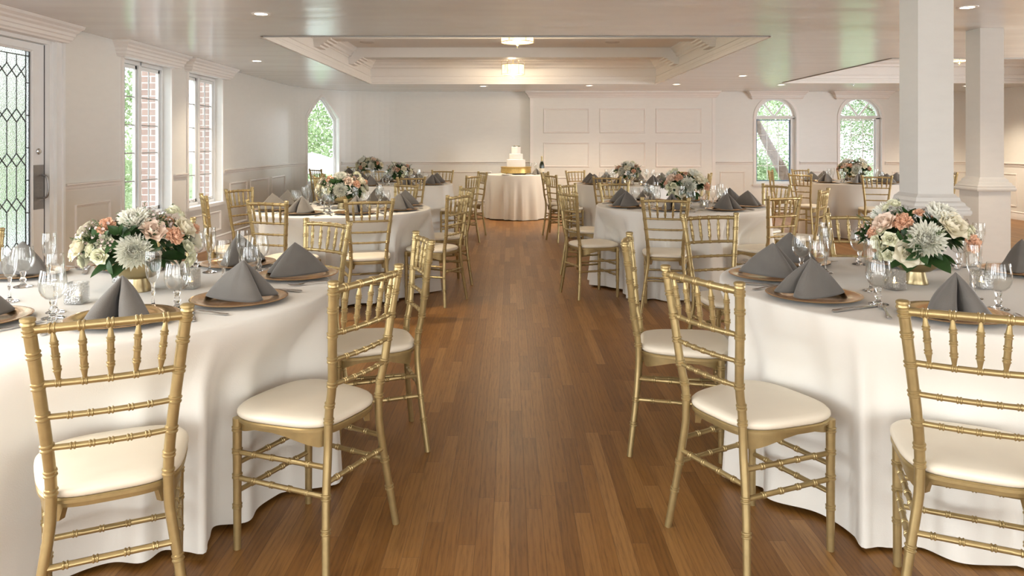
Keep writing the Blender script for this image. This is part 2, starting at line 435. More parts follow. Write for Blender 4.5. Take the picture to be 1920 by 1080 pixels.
# table name -> centre, phrase, cloth material
TB = {
 'T1': ((-1.49,2.88), 'front table by the leaded door'),
 'T2': ((1.66,3.01), 'front table by the square columns'),
 'T3': ((-1.49,6.62), 'middle table by the casement windows'),
 'T4': ((1.59,6.92), 'middle table across the aisle'),
 'T5': ((-1.60,10.62), 'back table on the window side'),
 'T6': ((1.72,10.70), 'back table before the panelled wall'),
 'T7': ((5.13,11.15), 'table near the arched windows'),
 'T8': ((-2.30,12.95), 'corner table by the pointed window'),
}
R = .78
CHAIRS = [
('T1',-1.029,1.929,0.462),('T1',-0.513,2.469,1.125),('T1',-0.448,3.402,1.888),('T1',-1.036,4.064,2.525),('T1',-1.948,4.135,-2.755),('T1',-2.576,3.537,-2.098),
('T2',1.238,1.978,-0.438),('T2',0.667,2.451,-1.105),('T2',0.584,3.362,-1.782),('T2',1.217,4.440,-2.892),('T2',2.080,4.422,2.85),
('T3',-1.077,5.700,0.288),('T3',-1.777,5.570,-0.373),('T3',-0.480,6.250,1.132),('T3',-0.464,7.195,1.984),('T3',-1.120,7.784,2.411),('T3',-2.480,6.188,-1.076),('T3',-2.50,7.02,-1.94),
('T4',1.223,5.867,-0.239),('T4',0.554,6.539,-1.213),('T4',0.647,7.740,-2.125),('T4',1.151,8.062,-2.770),('T4',1.960,8.282,2.933),('T4',2.863,6.941,0.969),('T4',2.704,7.690,2.048),('T4',2.199,6.090,0.449),
('T5',-1.262,9.480,0.321),('T5',-0.529,9.921,1.084),('T5',-0.455,11.063,1.968),('T5',-1.079,11.755,2.851),('T5',-2.014,11.672,-2.376),('T5',-2.56,10.467,-1.25),('T5',-2.452,9.718,-1.044),
('T6',1.256,9.591,-0.316),('T6',1.052,11.637,-2.602),('T6',2.602,11.444,2.212),('T6',2.779,10.570,1.208),('T6',0.569,11.002,-1.901),('T6',0.607,10.185,-1.195),
('T7',4.086,10.432,-0.985),('T7',4.157,11.747,-2.063),('T7',4.798,12.229,-2.734),('T7',4.862,9.905,-0.351),('T7',5.567,12.286,-2.8),('T7',6.469,11.036,1.456),
('T8',-3.19,12.42,-0.75),('T8',-2.80,13.74,-2.4),
]
# sectors around a table, as seen from its centre
def wallish(t): return {'T1':'wall','T3':'wall','T5':'wall','T8':'wall'}.get(t, 'column')
AISLE = {'T1':1,'T3':1,'T5':1,'T8':1,'T2':-1,'T4':-1,'T6':-1,'T7':-1}
def sector_name(t, k):
    """k = 0..7, counted from the aisle side away from the camera"""
    w = {'T7':'side wall','T6':'window','T2':'column','T4':'column'}.get(t, 'wall')
    return ['aisle side','rear aisle corner','rear side','rear %s corner' % w,'%s side' % w,'front %s corner' % w,'front side','front aisle corner'][k]
def sector_of(t, x, y):
    (tx, ty), _ = TB[t]; a = math.degrees(math.atan2(y-ty, (x-tx)*AISLE[t])) % 360
    return a
# eight seats per table; chairs fix the angles of theirs
SEATS = {}
for t in TB:
    ch = sorted([(sector_of(t, x, y), i) for i, (tt, x, y, a) in enumerate(CHAIRS) if tt == t])
    best = None
    SEATS[t] = {}
    # seats are 45 degrees apart starting near 22.5
    for ang, i in ch:
        k = int(((ang-0) % 360)//45)
        while k in SEATS[t]: k = (k+1) % 8
        SEATS[t][k] = (ang, i)
def sname(t, k):   # k-th slot: [0,45) .. each slot gets its own phrase
    w = {'T7':'side wall','T6':'window','T2':'column','T4':'column'}.get(t, 'wall')
    return ['rear seat on the aisle side','aisle seat on the rear side','%s seat on the rear side' % w,'rear seat on the %s side' % w,
            'front seat on the %s side' % w,'%s seat on the front side' % w,'aisle seat on the front side','front seat on the aisle side'][k]
CHSEAT = {}
for t in SEATS:
    for k, (ang, i) in SEATS[t].items(): CHSEAT[i] = k
for i, (t, x, y, a) in enumerate(CHAIRS):
    place(CH, 'chiavari_chair', (x,y,0), a, 'gold bamboo-style chair, %s, %s' % (sname(t, CHSEAT[i]), TB[t][1]), 'chair', 'gold banquet chairs with cream cushions')

# ------------------------------------------------------------------ table cloths
def cloth(cx, cy, R, top, seed, chairs, mat, label, cat='tablecloth', group=None, amp=.062, nf=15, flare=.055):
    rnd = random.Random(seed)
    n = 360
    ph = [rnd.uniform(0, 2*PI) for _ in range(6)]
    def fold(th):
        w = th + .10*math.sin(3*th+ph[0]) + .06*math.sin(5*th+ph[1])
        s = math.sin(nf*w+ph[2]); s = 1-2*abs(math.sin((nf*w+ph[2])/2))**1.3 if nf % 2 == 0 else s
        return .72*s + .34*math.sin((nf*.5+.5 if nf % 2 else nf/2)*1*w//1*0 + int(nf*.6)*w+ph[3]) + .2*math.sin(int(nf*1.7)*w+ph[4])
    F = [fold(2*PI*j/n) for j in range(n)]
    rows = []
    for q in (0.02,.3,.6,.8,.92,.97,.985): rows.append([(R*q*math.cos(2*PI*j/n), R*q*math.sin(2*PI*j/n), top) for j in range(n)])
    rows.append([((R-.004)*math.cos(2*PI*j/n), (R-.004)*math.sin(2*PI*j/n), top-.0015) for j in range(n)])
    zs = [top-.005, top-.012, top-.03, top-.06] + [top-.06-(top-.075)*k/22 for k in range(1, 23)]
    for z in zs:
        d = (top-z)/top
        row = []
        for j in range(n):
            th = 2*PI*j/n
            r = R + .004 + flare*d + amp*smooth01(d*1.5)*(.45+.75*d)*F[j]*(1+.25*math.sin(7*th+ph[5]))
            for (dx, dy, dist) in chairs:      # the cushion front pushes the cloth in
                ca = math.atan2(dy, dx); da = (th-ca+PI) % (2*PI)-PI
                if abs(da) < .62:
                    lim = (dist-.415)/max(.2, math.cos(da))
                    lat = abs(lim*math.sin(da))
                    w = 1-smooth01((lat-.20)/.10)
                    k = smooth01((top-z)/.24)
                    lim2 = R+.01 + (lim-R-.01)*k
                    a2 = .052*smooth01(d*1.4); lim2 += a2*(F[j]-1)*.75
                    if r > lim2: r = r + (lim2 - r)*w
            zz = z if z > .05 else z + .006*math.sin(3*th+ph[1])
            row.append((r*math.cos(th), r*math.sin(th), max(zz, .008)))
        rows.append(row)
    mb = MB(); mb.grid(rows, True); mb.f.append(tuple(reversed(range(n))))
    mb.v = [tuple(p) for p in mb.v]
    # faces up: reverse everything so normals point outwards
    mb.f = [tuple(reversed(f)) for f in mb.f]
    return tag(mb.obj('tablecloth', mat, None, (cx,cy,0), angle=75), label, cat, group)
for ti, t in enumerate(TB):
    (tx, ty), ph = TB[t]
    chs = [(x-tx, y-ty, math.hypot(x-tx, y-ty)) for (tt, x, y, a) in CHAIRS if tt == t]
    cloth(tx, ty, R, TZ, 11+ti, chs, 'taupe_cloth' if t == 'T7' else 'cloth',
          ('beige' if t == 'T7' else 'white')+' floor-length round tablecloth on the %s' % ph, 'tablecloth', 'floor-length round tablecloths')

# ------------------------------------------------------------------ tableware prototypes
def make_charger():
    mb = MB(); pr = [(0.0005,.003),(.105,.003),(.112,.006),(.120,.0125),(.160,.0165),(.1685,.0175),(.171,.0165),(.168,.0135),(.122,.008),(.10,0.0005),(.0005,.0005)]
    mb.lathe(pr, 56, cap0=False, cap1=False); return mb.obj('charger_plate', 'charger', None, angle=50)
def make_napkin(seed):
    rnd = random.Random(seed); h = .130
    # heart shaped base; local -y faces the sitter
    half = [(0,.132),(.022,.118),(.045,.085),(.068,.035),(.086,-.020),(.094,-.068),(.088,-.100),(.070,-.116),(.044,-.116),(.022,-.092),(.012,-.045),(.008,.010)]
    cpR = [(x,y,0) for x,y in half]
    def samp(cp, m): return [crom(cp, (len(cp)-1)*k/m) for k in range(m+1)]
    right = samp(cpR, 34); left = [Vector((-p.x*.96, p.y*1.02, 0)) for p in right][::-1]
    curve = left[:-1] + right
    rows = []
    K = 18
    for i in range(K+1):
        t = i/K; row = []
        for j, p in enumerate(curve):
            ax = .0; ay = -.012
            # pull towards a rounded apex ridge
            fl = abs(p.x)/.14
            w = t**1.06
            q = Vector((ax,ay,0)).lerp(p, w)
            hh = h*(1-t**1.08)
            bul = .010*math.sin(PI*t)*(1 if p.y > -.03 else .6)
            nrm = Vector((p.x, p.y+.01, 0)); nrm = nrm.normalized() if nrm.length > .005 else Vector((0,0,0))
            q = q + nrm*bul
            q.x += .003*math.sin(5*t+seed); 
            row.append((q.x, q.y, hh + .002 + .003*rnd.random()*0))
        rows.append(row)
    inner = []
    for i in range(K+1):
        row = []
        for p in rows[i]: row.append((p[0]*.86, p[1]*.90-.004, p[2]*.965))
        inner.append(row)
    mb = MB(); mb.grid(rows); mb.grid(inner); o = mb.obj('napkin', 'napkin', None, angle=75)
    s = o.modifiers.new('thick', 'SOLIDIFY'); s.thickness = .0035; s.offset = 0
    # a turned-up hem layer over the open edge
    rows = []
    for i in range(K+1):
        t = i/K; row = []
        for k in range(9):
            x0 = -.128+.256*k/8
            p = Vector((x0, -.034-.030*(1-(x0/.128)**2), 0))
            row.append(tuple(Vector((0,-.012,0)).lerp(p, t*.001+.0)+Vector((0,0,0))))
        rows.append(row)
    return o
def rrect(w, d, z, r, n=5):
    out = []
    for cx_, cy_, a0 in ((w-r,d-r,0),(-w+r,d-r,PI/2),(-w+r,-d+r,PI),(w-r,-d+r,1.5*PI)):
        for k in range(n): 
            a = a0+PI/2*k/(n-1); out.append((cx_+r*math.cos(a), cy_+r*math.sin(a), z))
    return out
def strip(mb, st):    # st: (y, half width, z centre, half thickness)
    rows = []
    for y, w, z, t in st: rows.append([(-w,y,z-t*.6),(-w*.6,y,z-t),(w*.6,y,z-t),(w,y,z-t*.6),(w,y,z+t*.4),(w*.6,y,z+t),(-w*.6,y,z+t),(-w,y,z+t*.4)])
    o = len(mb.v); mb.grid(rows, True); mb.f.append(tuple(o+j for j in range(8))); mb.f.append(tuple(reversed([o+(len(st)-1)*8+j for j in range(8)])))
def make_fork():
    r = empty('fork'); mb = MB()
    strip(mb, [(-.10,.004,.003,.0015),(-.095,.0085,.003,.0018),(-.07,.0065,.0035,.0018),(-.03,.0035,.007,.0016),(.02,.003,.009,.0015),(.035,.005,.008,.0013),(.045,.0115,.005,.001),(.058,.0125,.004,.001)])
    mb.obj('handle', 'steel', r); 
    mb = MB()
    for k in range(4):
        x = -.0105+.007*k; q = MB(); strip(q, [(.056,.0022,.004,.001),(.075,.0019,.0035,.001),(.095,.0016,.006,.0009),(.102,.0008,.0085,.0007)])
        mb.merge(q, Matrix.Translation((x,0,0)))
    mb.obj('tines', 'steel', r); return r
def make_knife():
    r = empty('knife'); mb = MB()
    strip(mb, [(-.115,.005,.004,.002),(-.108,.0095,.004,.0035),(-.07,.0085,.0045,.0035),(-.02,.006,.0045,.003),(.0,.0055,.004,.0025)])
    mb.obj('handle', 'steel', r); mb = MB()
    strip(mb, [(-.002,.005,.004,.0016),(.01,.008,.004,.0010),(.06,.0095,.004,.0009),(.10,.009,.004,.0008),(.118,.004,.004,.0006)])
    mb.obj('blade', 'steel', r); return r
def make_goblet():
    r = empty('water_goblet'); 
    MB().lathe([(.0105,.061),(.022,.066),(.034,.078),(.0405,.094),(.0425,.110),(.041,.130),(.0375,.150),(.036,.160),(.0353,.1605),(.0366,.1500),(.040,.130),(.0415,.110),(.0395,.0945),(.033,.0795),(.021,.068),(.006,.064)], 30, cap0=False, cap1=False).obj('bowl', 'glass', r, angle=60)
    MB().lathe([(.034,0),(.0345,.0015),(.030,.004),(.014,.008),(.008,.014),(.0075,.020),(.0115,.026),(.0125,.030),(.0085,.036),(.0075,.044),(.0105,.052),(.0115,.058),(.0105,.0625),(.003,.064)], 22).obj('stem', 'stemglass', r, angle=60)
    return r
def make_flute():
    r = empty('champagne_flute')
    MB().lathe([(.006,.086),(.014,.094),(.0215,.112),(.0255,.135),(.027,.160),(.0262,.185),(.0250,.200),(.0245,.2002),(.0255,.185),(.0262,.160),(.0247,.135),(.0205,.113),(.013,.096),(.004,.089)], 26, cap0=False, cap1=False).obj('bowl', 'glass', r, angle=60)
    MB().lathe([(.030,0),(.0305,.0015),(.026,.004),(.010,.009),(.0048,.018),(.0042,.040),(.0052,.050),(.0075,.058),(.0058,.066),(.0055,.076),(.0072,.085),(.0065,.0905),(.002,.092)], 20).obj('stem', 'stemglass', r, angle=60)
    return r
def make_votive():
    r = empty('votive_candle_holder'); w = .031
    mb = MB(); rows = [rrect(w,w,.003,.006), rrect(w,w,.075,.006), rrect(w-.004,w-.004,.075,.005), rrect(w-.004,w-.004,.008,.005)]
    mb.grid(rows, True); n = len(rows[0]); mb.f.append(tuple(reversed(range(n)))); mb.f.append(tuple(3*n+j for j in range(n)))
    mb.obj('glass_cup', 'votive', r)
    MB().lathe([(.019,.009),(.0195,.026),(.017,.0275),(.002,.0265)], 20).obj('tealight', 'wax', r)
    MB().lathe([(.0005,.027),(.0035,.031),(.004,.036),(.0022,.044),(.0003,.050)], 10).obj('flame', 'flame', r)
    return r
CHG = snap(make_charger()); NAPS = [snap(make_napkin(k)) for k in (1,)]
FRK = snap(make_fork()); KNF = snap(make_knife()); GOB = snap(make_goblet()); FLT = snap(make_flute()); VOT = snap(make_votive())

# ------------------------------------------------------------------ settings
def fpx(u, v, z=TZ):
    Y = 1400*(CAMH-z)/(v-269.); return ((u-956.)/1400*Y, Y)
# settings of the two front tables, from where they stand; slot -> (x, y)
FIX = {
 'T1': {6:(-1.255,2.42), 7:(-.985,2.72), 0:(-.915,3.22), 1:(-1.28,3.52), 3:(-2.11,3.25), 4:(-2.04,2.66), 2:(-1.72,3.44), 5:(-1.73,2.40)},
 'T2': {7:(1.130,2.78), 0:(1.115,3.20), 1:(1.35,3.57), 6:(1.47,2.475), 2:(1.87,3.53), 3:(2.27,3.31), 4:(2.23,2.78), 5:(2.07,2.50)},
}
GL1 = {'goblet': [(43,538),(99,597),(332,579),(468,536),(366,500),(486,510),(228,520)],
       'flute': [(18,566),(104,586),(287,578),(419,547),(393,511),(92,527),(455,519)]}
GL2 = {'goblet': [(1503,508),(1535,521),(1612,496),(1647,571),(1872,580),(1798,500)],
       'flute': [(1545,495),(1548,512),(1633,546),(1826,560),(1835,498)]}
rnd = random.Random(5)
SLOT_T = {}
for t in TB:
    (tx, ty), phr = TB[t]; s = AISLE[t]
    slots = range(8) if t not in ('T8',) else (0,3,5,7)
    if t == 'T1': slots = (0,1,2,3,5,6,7)
    if t == 'T2': slots = (0,1,2,3,6,7)
    for k in slots:
        if t in FIX: px, py = FIX[t][k]; 
        else:
            ang = SEATS[t][k][0] if k in SEATS[t] else k*45+22.5
            # keep neighbouring plates apart
            ang = .35*ang + .65*(k*45+22.5) if k in SEATS[t] else ang
            a = math.radians(ang); px, py = tx+s*.575*math.cos(a), ty+.575*math.sin(a)
        dx, dy = tx-px, ty-py; L = math.hypot(dx, dy); dx, dy = dx/L, dy/L; lx, ly = -dy, dx
        rz = math.atan2(-dx, dy)
        where = '%s, %s' % (sname(t, k), phr)
        place(CHG, 'charger_plate', (px,py,TZ+.001), rz, 'gold charger plate, '+where, 'plate', 'gold chargers')
        jit = rnd.uniform(-.35,.35)
        if t == 'T1': jit = {6:-.3,7:.1,0:3.0,1:.2}.get(k, jit)
        if t == 'T2': jit = {7:-.15,0:2.9,6:.15}.get(k, jit)
        nap = place(NAPS[0], 'napkin', (px,py,TZ+.0165), rz+jit, 'grey standing napkin, '+where, 'napkin', 'folded grey napkins')
        if t in ('T1','T2','T3','T4'):
            for proto, nm, sd in ((FRK,'fork',.205),(KNF,'knife',-.205)):
                place(proto, nm, (px+lx*sd-dx*.01, py+ly*sd-dy*.01, TZ+.0015), rz+rnd.uniform(-.06,.06), 'silver %s, %s' % (nm, where), nm, 'silver %ss' % nm if nm == 'fork' else 'silver knives')
        if t not in FIX:
            j1, j2 = rnd.uniform(-.02,.02), rnd.uniform(-.02,.02)
            place(GOB, 'water_goblet', (px+dx*(.20+j1)-lx*.135, py+dy*(.20+j1)-ly*.135, TZ+.001), 0, 'clear water goblet, '+where, 'glass', 'water goblets')
            place(FLT, 'champagne_flute', (px+dx*(.235+j2)-lx*.055, py+dy*(.235+j2)-ly*.055, TZ+.001), 0, 'clear champagne flute, '+where, 'glass', 'champagne flutes')
PL1 = {'goblet': ['by the far window-side plate','leading the pair beside the lit votive','beside the gold bowl of flowers','behind the aisle-side napkin','beyond the flowers, standing shortest','behind the rear aisle napkin','just behind the gold flower bowl'],
       'flute': ['closest to the door','behind the goblet near the votive','in front of the flower bowl','between two aisle-side napkins','tallest beyond the flowers','near the door-side napkin','behind the rear aisle goblet']}
PL2 = {'goblet': ['beside the rear aisle napkin','second from the aisle edge','just beside the peach flowers','between front aisle napkin and votive','between two front napkins, column side','behind the flower bowl'],
       'flute': ['rearmost near the aisle','behind the second aisle goblet','in front of the foliage','in front of column-side votive','beyond the flowers by the column']}
for t, GLx, PL in (('T1',GL1,PL1),('T2',GL2,PL2)):
    for kind, proto, nm, cat in (('goblet',GOB,'water_goblet','water goblets'),('flute',FLT,'champagne_flute','champagne flutes')):
        for (u, v), w in zip(GLx[kind], PL[kind]):
            x, y = fpx(u, v); place(proto, nm, (x,y,TZ+.001), rnd.uniform(0,6), 'clear %s %s, %s' % (kind, w, TB[t][1].replace('front table by the ','table by ')), 'glass', cat)
for t, (u, v), w in (('T1',(144,569),'between the goblets and the napkin'),('T1',(356,541),'beside the flower bowl'),('T1',(230,529),'behind the flower bowl'),
                     ('T2',(1677,543),'on the aisle side of flowers'),('T2',(1840,541),'on the column side of flowers')):
    x, y = fpx(u, v); place(VOT, 'votive_candle_holder', (x,y,TZ+.001), rnd.uniform(-.3,.3), 'lit square glass votive %s, %s' % (w, TB[t][1]), 'candle', 'square glass votives')
for t in ('T3','T4','T5','T6','T7'):
    (tx, ty), phr = TB[t]
    for q, (a, w) in enumerate(((-1.15,'aisle'),(-.35 if AISLE[t] > 0 else -2.1,'outer'))):
        aa = a if AISLE[t] > 0 else PI-a
        place(VOT, "votive_candle_holder", (tx+(.31 if t == "T4" else .27)*math.cos(aa)*(1 if q == 0 else .9), ty-(.31 if t == "T4" else .27)*abs(math.sin(aa)), TZ+.001), .2, 'lit glass votive %s flowers, %s' % ('in front of' if q == 0 else 'beside', phr), 'candle', 'square glass votives')

# ------------------------------------------------------------------ flowers
def petal(mb, M4, L, W, cup, curl, nu=5, nv=5, tip=1.0, ruf=0., seed=0):
    rows = []
    for i in range(nu):
        t = i/(nu-1); row = []
        w = W*math.sin(PI*min(1, .12+.80*t**.8))**.7 * (1 if t < .8 else 1-.35*tip*(t-.8)/.2)
        for j in range(nv):
            s = -1+2*j/(nv-1)
            x = s*w; y = L*t - .12*L*s*s*t
            z = cup*(t**1.6)*L - curl*max(0, t-.6)**2*L*4 + .35*s*s*W*(1-t*.5) + (ruf*math.sin(seed+s*7+t*3)*t if ruf else 0)
            row.append(tuple(M4 @ Vector((x,y,z))))
        rows.append(row)
    mb.grid(rows)
def make_rose(seed, r=.036):
    rd = random.Random(seed); mb = MB()
    for ring, (n, L, W, tilt, cup) in enumerate([(3,.9,.45,80,.1),(4,1.0,.55,70,.15),(5,1.05,.65,56,.25),(5,1.12,.72,40,.3),(6,1.15,.75,22,.32)]):
        for k in range(n):
            a = 2*PI*(k+.5*(ring % 2))/n + rd.uniform(-.2,.2)
            m4 = Matrix.Rotation(a,4,'Z') @ Matrix.Translation((0,r*.08*ring,0)) @ Matrix.Rotation(math.radians(tilt+rd.uniform(-6,6)),4,'X')
            petal(mb, m4, L*r, W*r, -cup if tilt > 60 else cup, .35 if ring > 2 else -.1, 6, 6, .6, .0)
    return mb
def make_mum(seed, r=.062):
    rd = random.Random(seed); mb = MB()
    for ring in range(7):
        n = [26,28,28,26,22,17,11][ring]; el = [0,10,22,36,50,64,78][ring]; L = r*[1,.98,.92,.82,.7,.56,.42][ring]
        for k in range(n):
            a = 2*PI*(k+.5*(ring % 2))/n + rd.uniform(-.06,.06); e = math.radians(el+rd.uniform(-5,5))
            m4 = Matrix.Rotation(a,4,'Z') @ Matrix.Rotation(e,4,'X')
            petal(mb, m4, L*rd.uniform(.93,1.05), r*.155, .25, -.25, 4, 3, .6)
    return mb
def make_carnation(seed, r=.036):
    rd = random.Random(seed); mb = MB()
    for ring in range(6):
        n = [9,9,8,7,6,4][ring]; el = [5,22,38,52,66,80][ring]
        for k in range(n):
            a = 2*PI*k/n + rd.uniform(-.3,.3); e = math.radians(el+rd.uniform(-10,10))
            m4 = Matrix.Rotation(a,4,'Z') @ Matrix.Rotation(e,4,'X') @ Matrix.Rotation(rd.uniform(-.4,.4),4,'Y')
            petal(mb, m4, r*rd.uniform(.9,1.12), r*.40, .1, .1, 6, 8, -.3, r*.11, rd.uniform(0,6))
    return mb
def make_leaf(L=.09, W=.03):
    mb = MB(); rows = []
    for i in range(8):
        t = i/7; w = W*math.sin(PI*t**.85)**.8 if 0 < t < 1 else .0008
        rows.append([(s*w, L*t, .25*abs(s)*w-.20*L*t*t) for s in (-1,-.5,0,.5,1)])
    mb.grid(rows); return mb
def make_sprig(seed, L=.11):
    rd = random.Random(seed); mb = MB(); mb.tube([(0,0,0),(0.004,L*.5,0),(0,L,.004)], [.0014,.0012,.0006], 5)
    for k in range(26):
        t = .15+.85*k/26; a = k*2.4; Ln = .019*(1.1-t*.5)
        m4 = Matrix.Translation((0,L*t,0)) @ Matrix.Rotation(a,4,'Y') @ Matrix.Rotation(math.radians(48),4,'X')
        q = MB(); q.grid([[(-.0009,0,0),(.0009,0,0)],[(-.0018,Ln*.5,.001),(.0018,Ln*.5,.001)],[(-.0003,Ln,0),(.0003,Ln,0)]]); mb.merge(q, Matrix.Translation((0,0,0)) @ m4)
    return mb
def make_foliage_clump(seed):
    rd = random.Random(seed); mb = MB()
    for k in range(9):
        lf = make_leaf(rd.uniform(.045,.075), rd.uniform(.011,.018))
        m4 = Matrix.Rotation(rd.uniform(0,2*PI),4,'Z') @ Matrix.Rotation(math.radians(rd.uniform(15,75)),4,'X') @ Matrix.Translation((0,rd.uniform(.0,.02),0)); mb.merge(lf, m4)
    return mb
def make_waxflower(seed):
    rd = random.Random(seed); st = MB(); fl = MB()
    for k in range(16):
        d = Vector((rd.gauss(0,.6), rd.gauss(0,.6), 1)).normalized()*rd.uniform(.025,.055)
        st.tube([(0,0,0), tuple(d)], .0007, 4)
        m4 = Matrix.Translation(d) @ d.to_track_quat('Z','Y').to_matrix().to_4x4()
        for j in range(5):
            petal(fl, m4 @ Matrix.Rotation(2*PI*j/5,4,'Z'), .0055, .0030, .25, 0, 3, 3, 0)
    return st, fl
def make_buds(seed):
    rd = random.Random(seed); mb = MB()
    for k in range(3):
        a = 2*PI*k/3+.4; q = make_rose(seed+k, .019); m4 = Matrix.Translation((.019*math.cos(a), .019*math.sin(a), .004*k)) @ Matrix.Rotation(.5,4,Vector((-math.sin(a),math.cos(a),0))); mb.merge(q, m4)
    return mb
FM = {}
FM['chrysanthemum'] = [make_mum(1).mesh('chrysanthemum','mum',angle=80)]
FM['rose'] = [make_rose(2).mesh('rose','creamrose',angle=80)]
FM['blush_rose'] = [make_rose(4).mesh('blush_rose','blush',angle=80)]
FM['carnation'] = [make_carnation(3).mesh('carnation','peach',angle=80)]
FM['spray_rose'] = [make_buds(9).mesh('spray_rose','bud',angle=80)]
FM['leaf'] = [make_leaf().mesh('leaf','leaf',angle=80)]
FM['sprig'] = [make_sprig(1).mesh('sprig','leaf2',angle=80)]
FM['foliage_clump'] = [make_foliage_clump(k).mesh('foliage_clump','leaf',angle=80) for k in (1,2)]
_s, _f = make_waxflower(3); FM['waxstem'] = [_s.mesh('stem','stem')]; FM['waxflower'] = [_f.mesh('waxflower','waxflower')]
# blush roses: paler than the carnations
def put(kind, parent, pos, nrm, sc=1., roll=0., k=0):
    me = FM[kind][k % len(FM[kind])]; o = bpy.data.objects.new(kind, me); C.objects.link(o); o.parent = parent
    q = Vector(nrm).normalized().to_track_quat('Z','Y') @ Matrix.Rotation(roll,3,'Z').to_quaternion()
    o.rotation_mode = 'QUATERNION'; o.rotation_quaternion = q; o.location = pos; o.scale = (sc,)*3
    if kind == 'waxflower':
        s = bpy.data.objects.new('stem', FM['waxstem'][0]); C.objects.link(s); s.parent = o
    return o
def make_bouquet(front, seed, a=.205, b=.105, c=.17, rosemary=10):
    """front: (kind, dx, dz, scale) seen from the front; the back is filled in"""
    rd = random.Random(seed); r = empty('floral_centerpiece')
    MB().lathe([(.0485,0),(.049,.003),(.043,.020),(.037,.045),(.036,.052)], 36, cap1=False).obj('pedestal', 'brass', r)
    MB().lathe([(.034,.050),(.055,.054),(.078,.070),(.089,.092),(.093,.112),(.093,.115),(.089,.115),(.085,.095),(.07,.072),(.03,.060)], 40, cap0=False, cap1=True).obj('bowl', 'brass', r)
    zc = .185
    items = [(k, dx, -math.sqrt(max(.03, 1-min(.97,(dx/a)**2+(dz/b)**2))), dz, s) for k, dx, dz, s in front]
    for (k, dx, dz, s) in front[:9]:      # the far side, mirrored and jittered
        dx2 = -dx+rd.uniform(-.02,.02); dz2 = dz*.8+rd.uniform(-.01,.01)
        items.append((k, dx2, math.sqrt(max(.1, 1-min(.9,(dx2/a)**2+(dz2/b)**2))), dz2, s*.95))
    for k, dx, dyn, dz, s in items:
        p = Vector((dx, dyn*c*.72, zc+dz)); n = Vector((dx/a/a*.03, dyn/c*.03*1.3, dz/b/b*.012+.06))
        n = Vector((dx*5, dyn*1.0, dz*6+.35))
        p -= n.normalized()*-.002
        put(k, r, p, n, s*1.12, rd.uniform(0,6))
    # greenery fills the ball behind the blooms
    for q in range(40):
        th = rd.uniform(0,2*PI); ph = math.acos(rd.uniform(-.35,1)); rr = rd.uniform(.5,.84)
        d = Vector((math.sin(ph)*math.cos(th), math.sin(ph)*math.sin(th), math.cos(ph)))
        p = Vector((d.x*a*rr, d.y*c*rr, zc-.01+d.z*b*rr)); put('foliage_clump', r, p, Vector((d.x,d.y,d.z+.15)), rd.uniform(.7,1.0), rd.uniform(0,6), q)
    for q in range(14):
        th = 2*PI*q/14+rd.uniform(-.2,.2); d = Vector((math.cos(th), math.sin(th), 0))
        o = put('leaf', r, Vector((d.x*.075,d.y*.075,.125)), Vector((0,0,1)), rd.uniform(.8,1.25)); o.rotation_mode = 'XYZ'
        o.rotation_euler = (math.radians(rd.uniform(-35,5)), rd.uniform(-.5,.5), th-PI/2)
    for q in range(rosemary):
        th = rd.uniform(0,2*PI); e = rd.uniform(.15,1.2); d = Vector((math.cos(th)*math.cos(e), math.sin(th)*math.cos(e), math.sin(e)))
        p = Vector((d.x*a*.74, d.y*c*.72, zc+d.z*b*.70)); o = put('sprig', r, p, Vector((0,0,1)), rd.uniform(.7,1.05))
        o.rotation_quaternion = d.to_track_quat('Y','Z')
    for q in range(16):
        th = rd.uniform(0,2*PI); ph = math.acos(rd.uniform(-.1,1)); d = Vector((math.sin(ph)*math.cos(th), math.sin(ph)*math.sin(th), math.cos(ph)))
        put('waxflower', r, Vector((d.x*a*.84, d.y*c*.78, zc+d.z*b*.80)), d, rd.uniform(.9,1.3), rd.uniform(0,6))
    return r
m_ = 1/(3.375*480.)     # crop pixels to metres at the bowl
F1 = [('chrysanthemum',-.015,-.018,1.05),('chrysanthemum',-.015,.085,.9),('carnation',-.105,.070,.95),('carnation',.115,.030,1.0),('blush_rose',.045,.050,1.0),('rose',.150,.050,1.0),
      ('rose',-.185,.0,.95),('spray_rose',-.125,-.005,1.25),('spray_rose',.165,-.045,1.2),('spray_rose',.125,.110,.9),('carnation',.195,.045,.6),('rose',-.21,-.03,.6)]
F2 = [('chrysanthemum',.035,.005,1.15),('chrysanthemum',.085,.088,1.0),('rose',-.015,-.045,1.25),('blush_rose',-.105,.055,1.0),('carnation',-.045,.065,1.05),('rose',.115,.055,1.25),
      ('carnation',.185,-.005,1.0),('carnation',-.150,.02,.7),('spray_rose',-.110,.005,1.2),('spray_rose',-.105,-.055,1.0),('spray_rose',-.085,.125,.9),('carnation',.01,.10,.6),('spray_rose',.17,.045,.9)]
B1 = make_bouquet(F1, 21); B1p = snap(B1)
B2 = make_bouquet(F2, 22, a=.215); B2p = snap(B2)
def flowers(pr, loc, rz, label, sc=1.):
    place(pr, 'floral_centerpiece', loc, rz, label, 'flower arrangement', 'floral centrepieces in gold footed bowls', sc)
x, y = fpx(260, 545); flowers(B1p, (x,y,TZ), .46, 'white and peach flowers in gold footed bowl, front table by the leaded door', 1.0)
x, y = fpx(1717, 531); flowers(B2p, (x,y,TZ), -.50, 'white and peach flowers in gold footed bowl, front table by the square columns', 1.0)
flowers(B1p, (-1.48,6.60,TZ), .22, 'white flowers with peach blooms in gold bowl, middle table by the casement windows', 1.0)
flowers(B2p, (1.60,6.85,TZ), -.25, 'white flowers and loose greenery in gold bowl, middle table across the aisle', 1.02)
flowers(B1p, (-1.58,10.65,TZ), 2.4, 'small white flower arrangement, back table on the window side', .95)
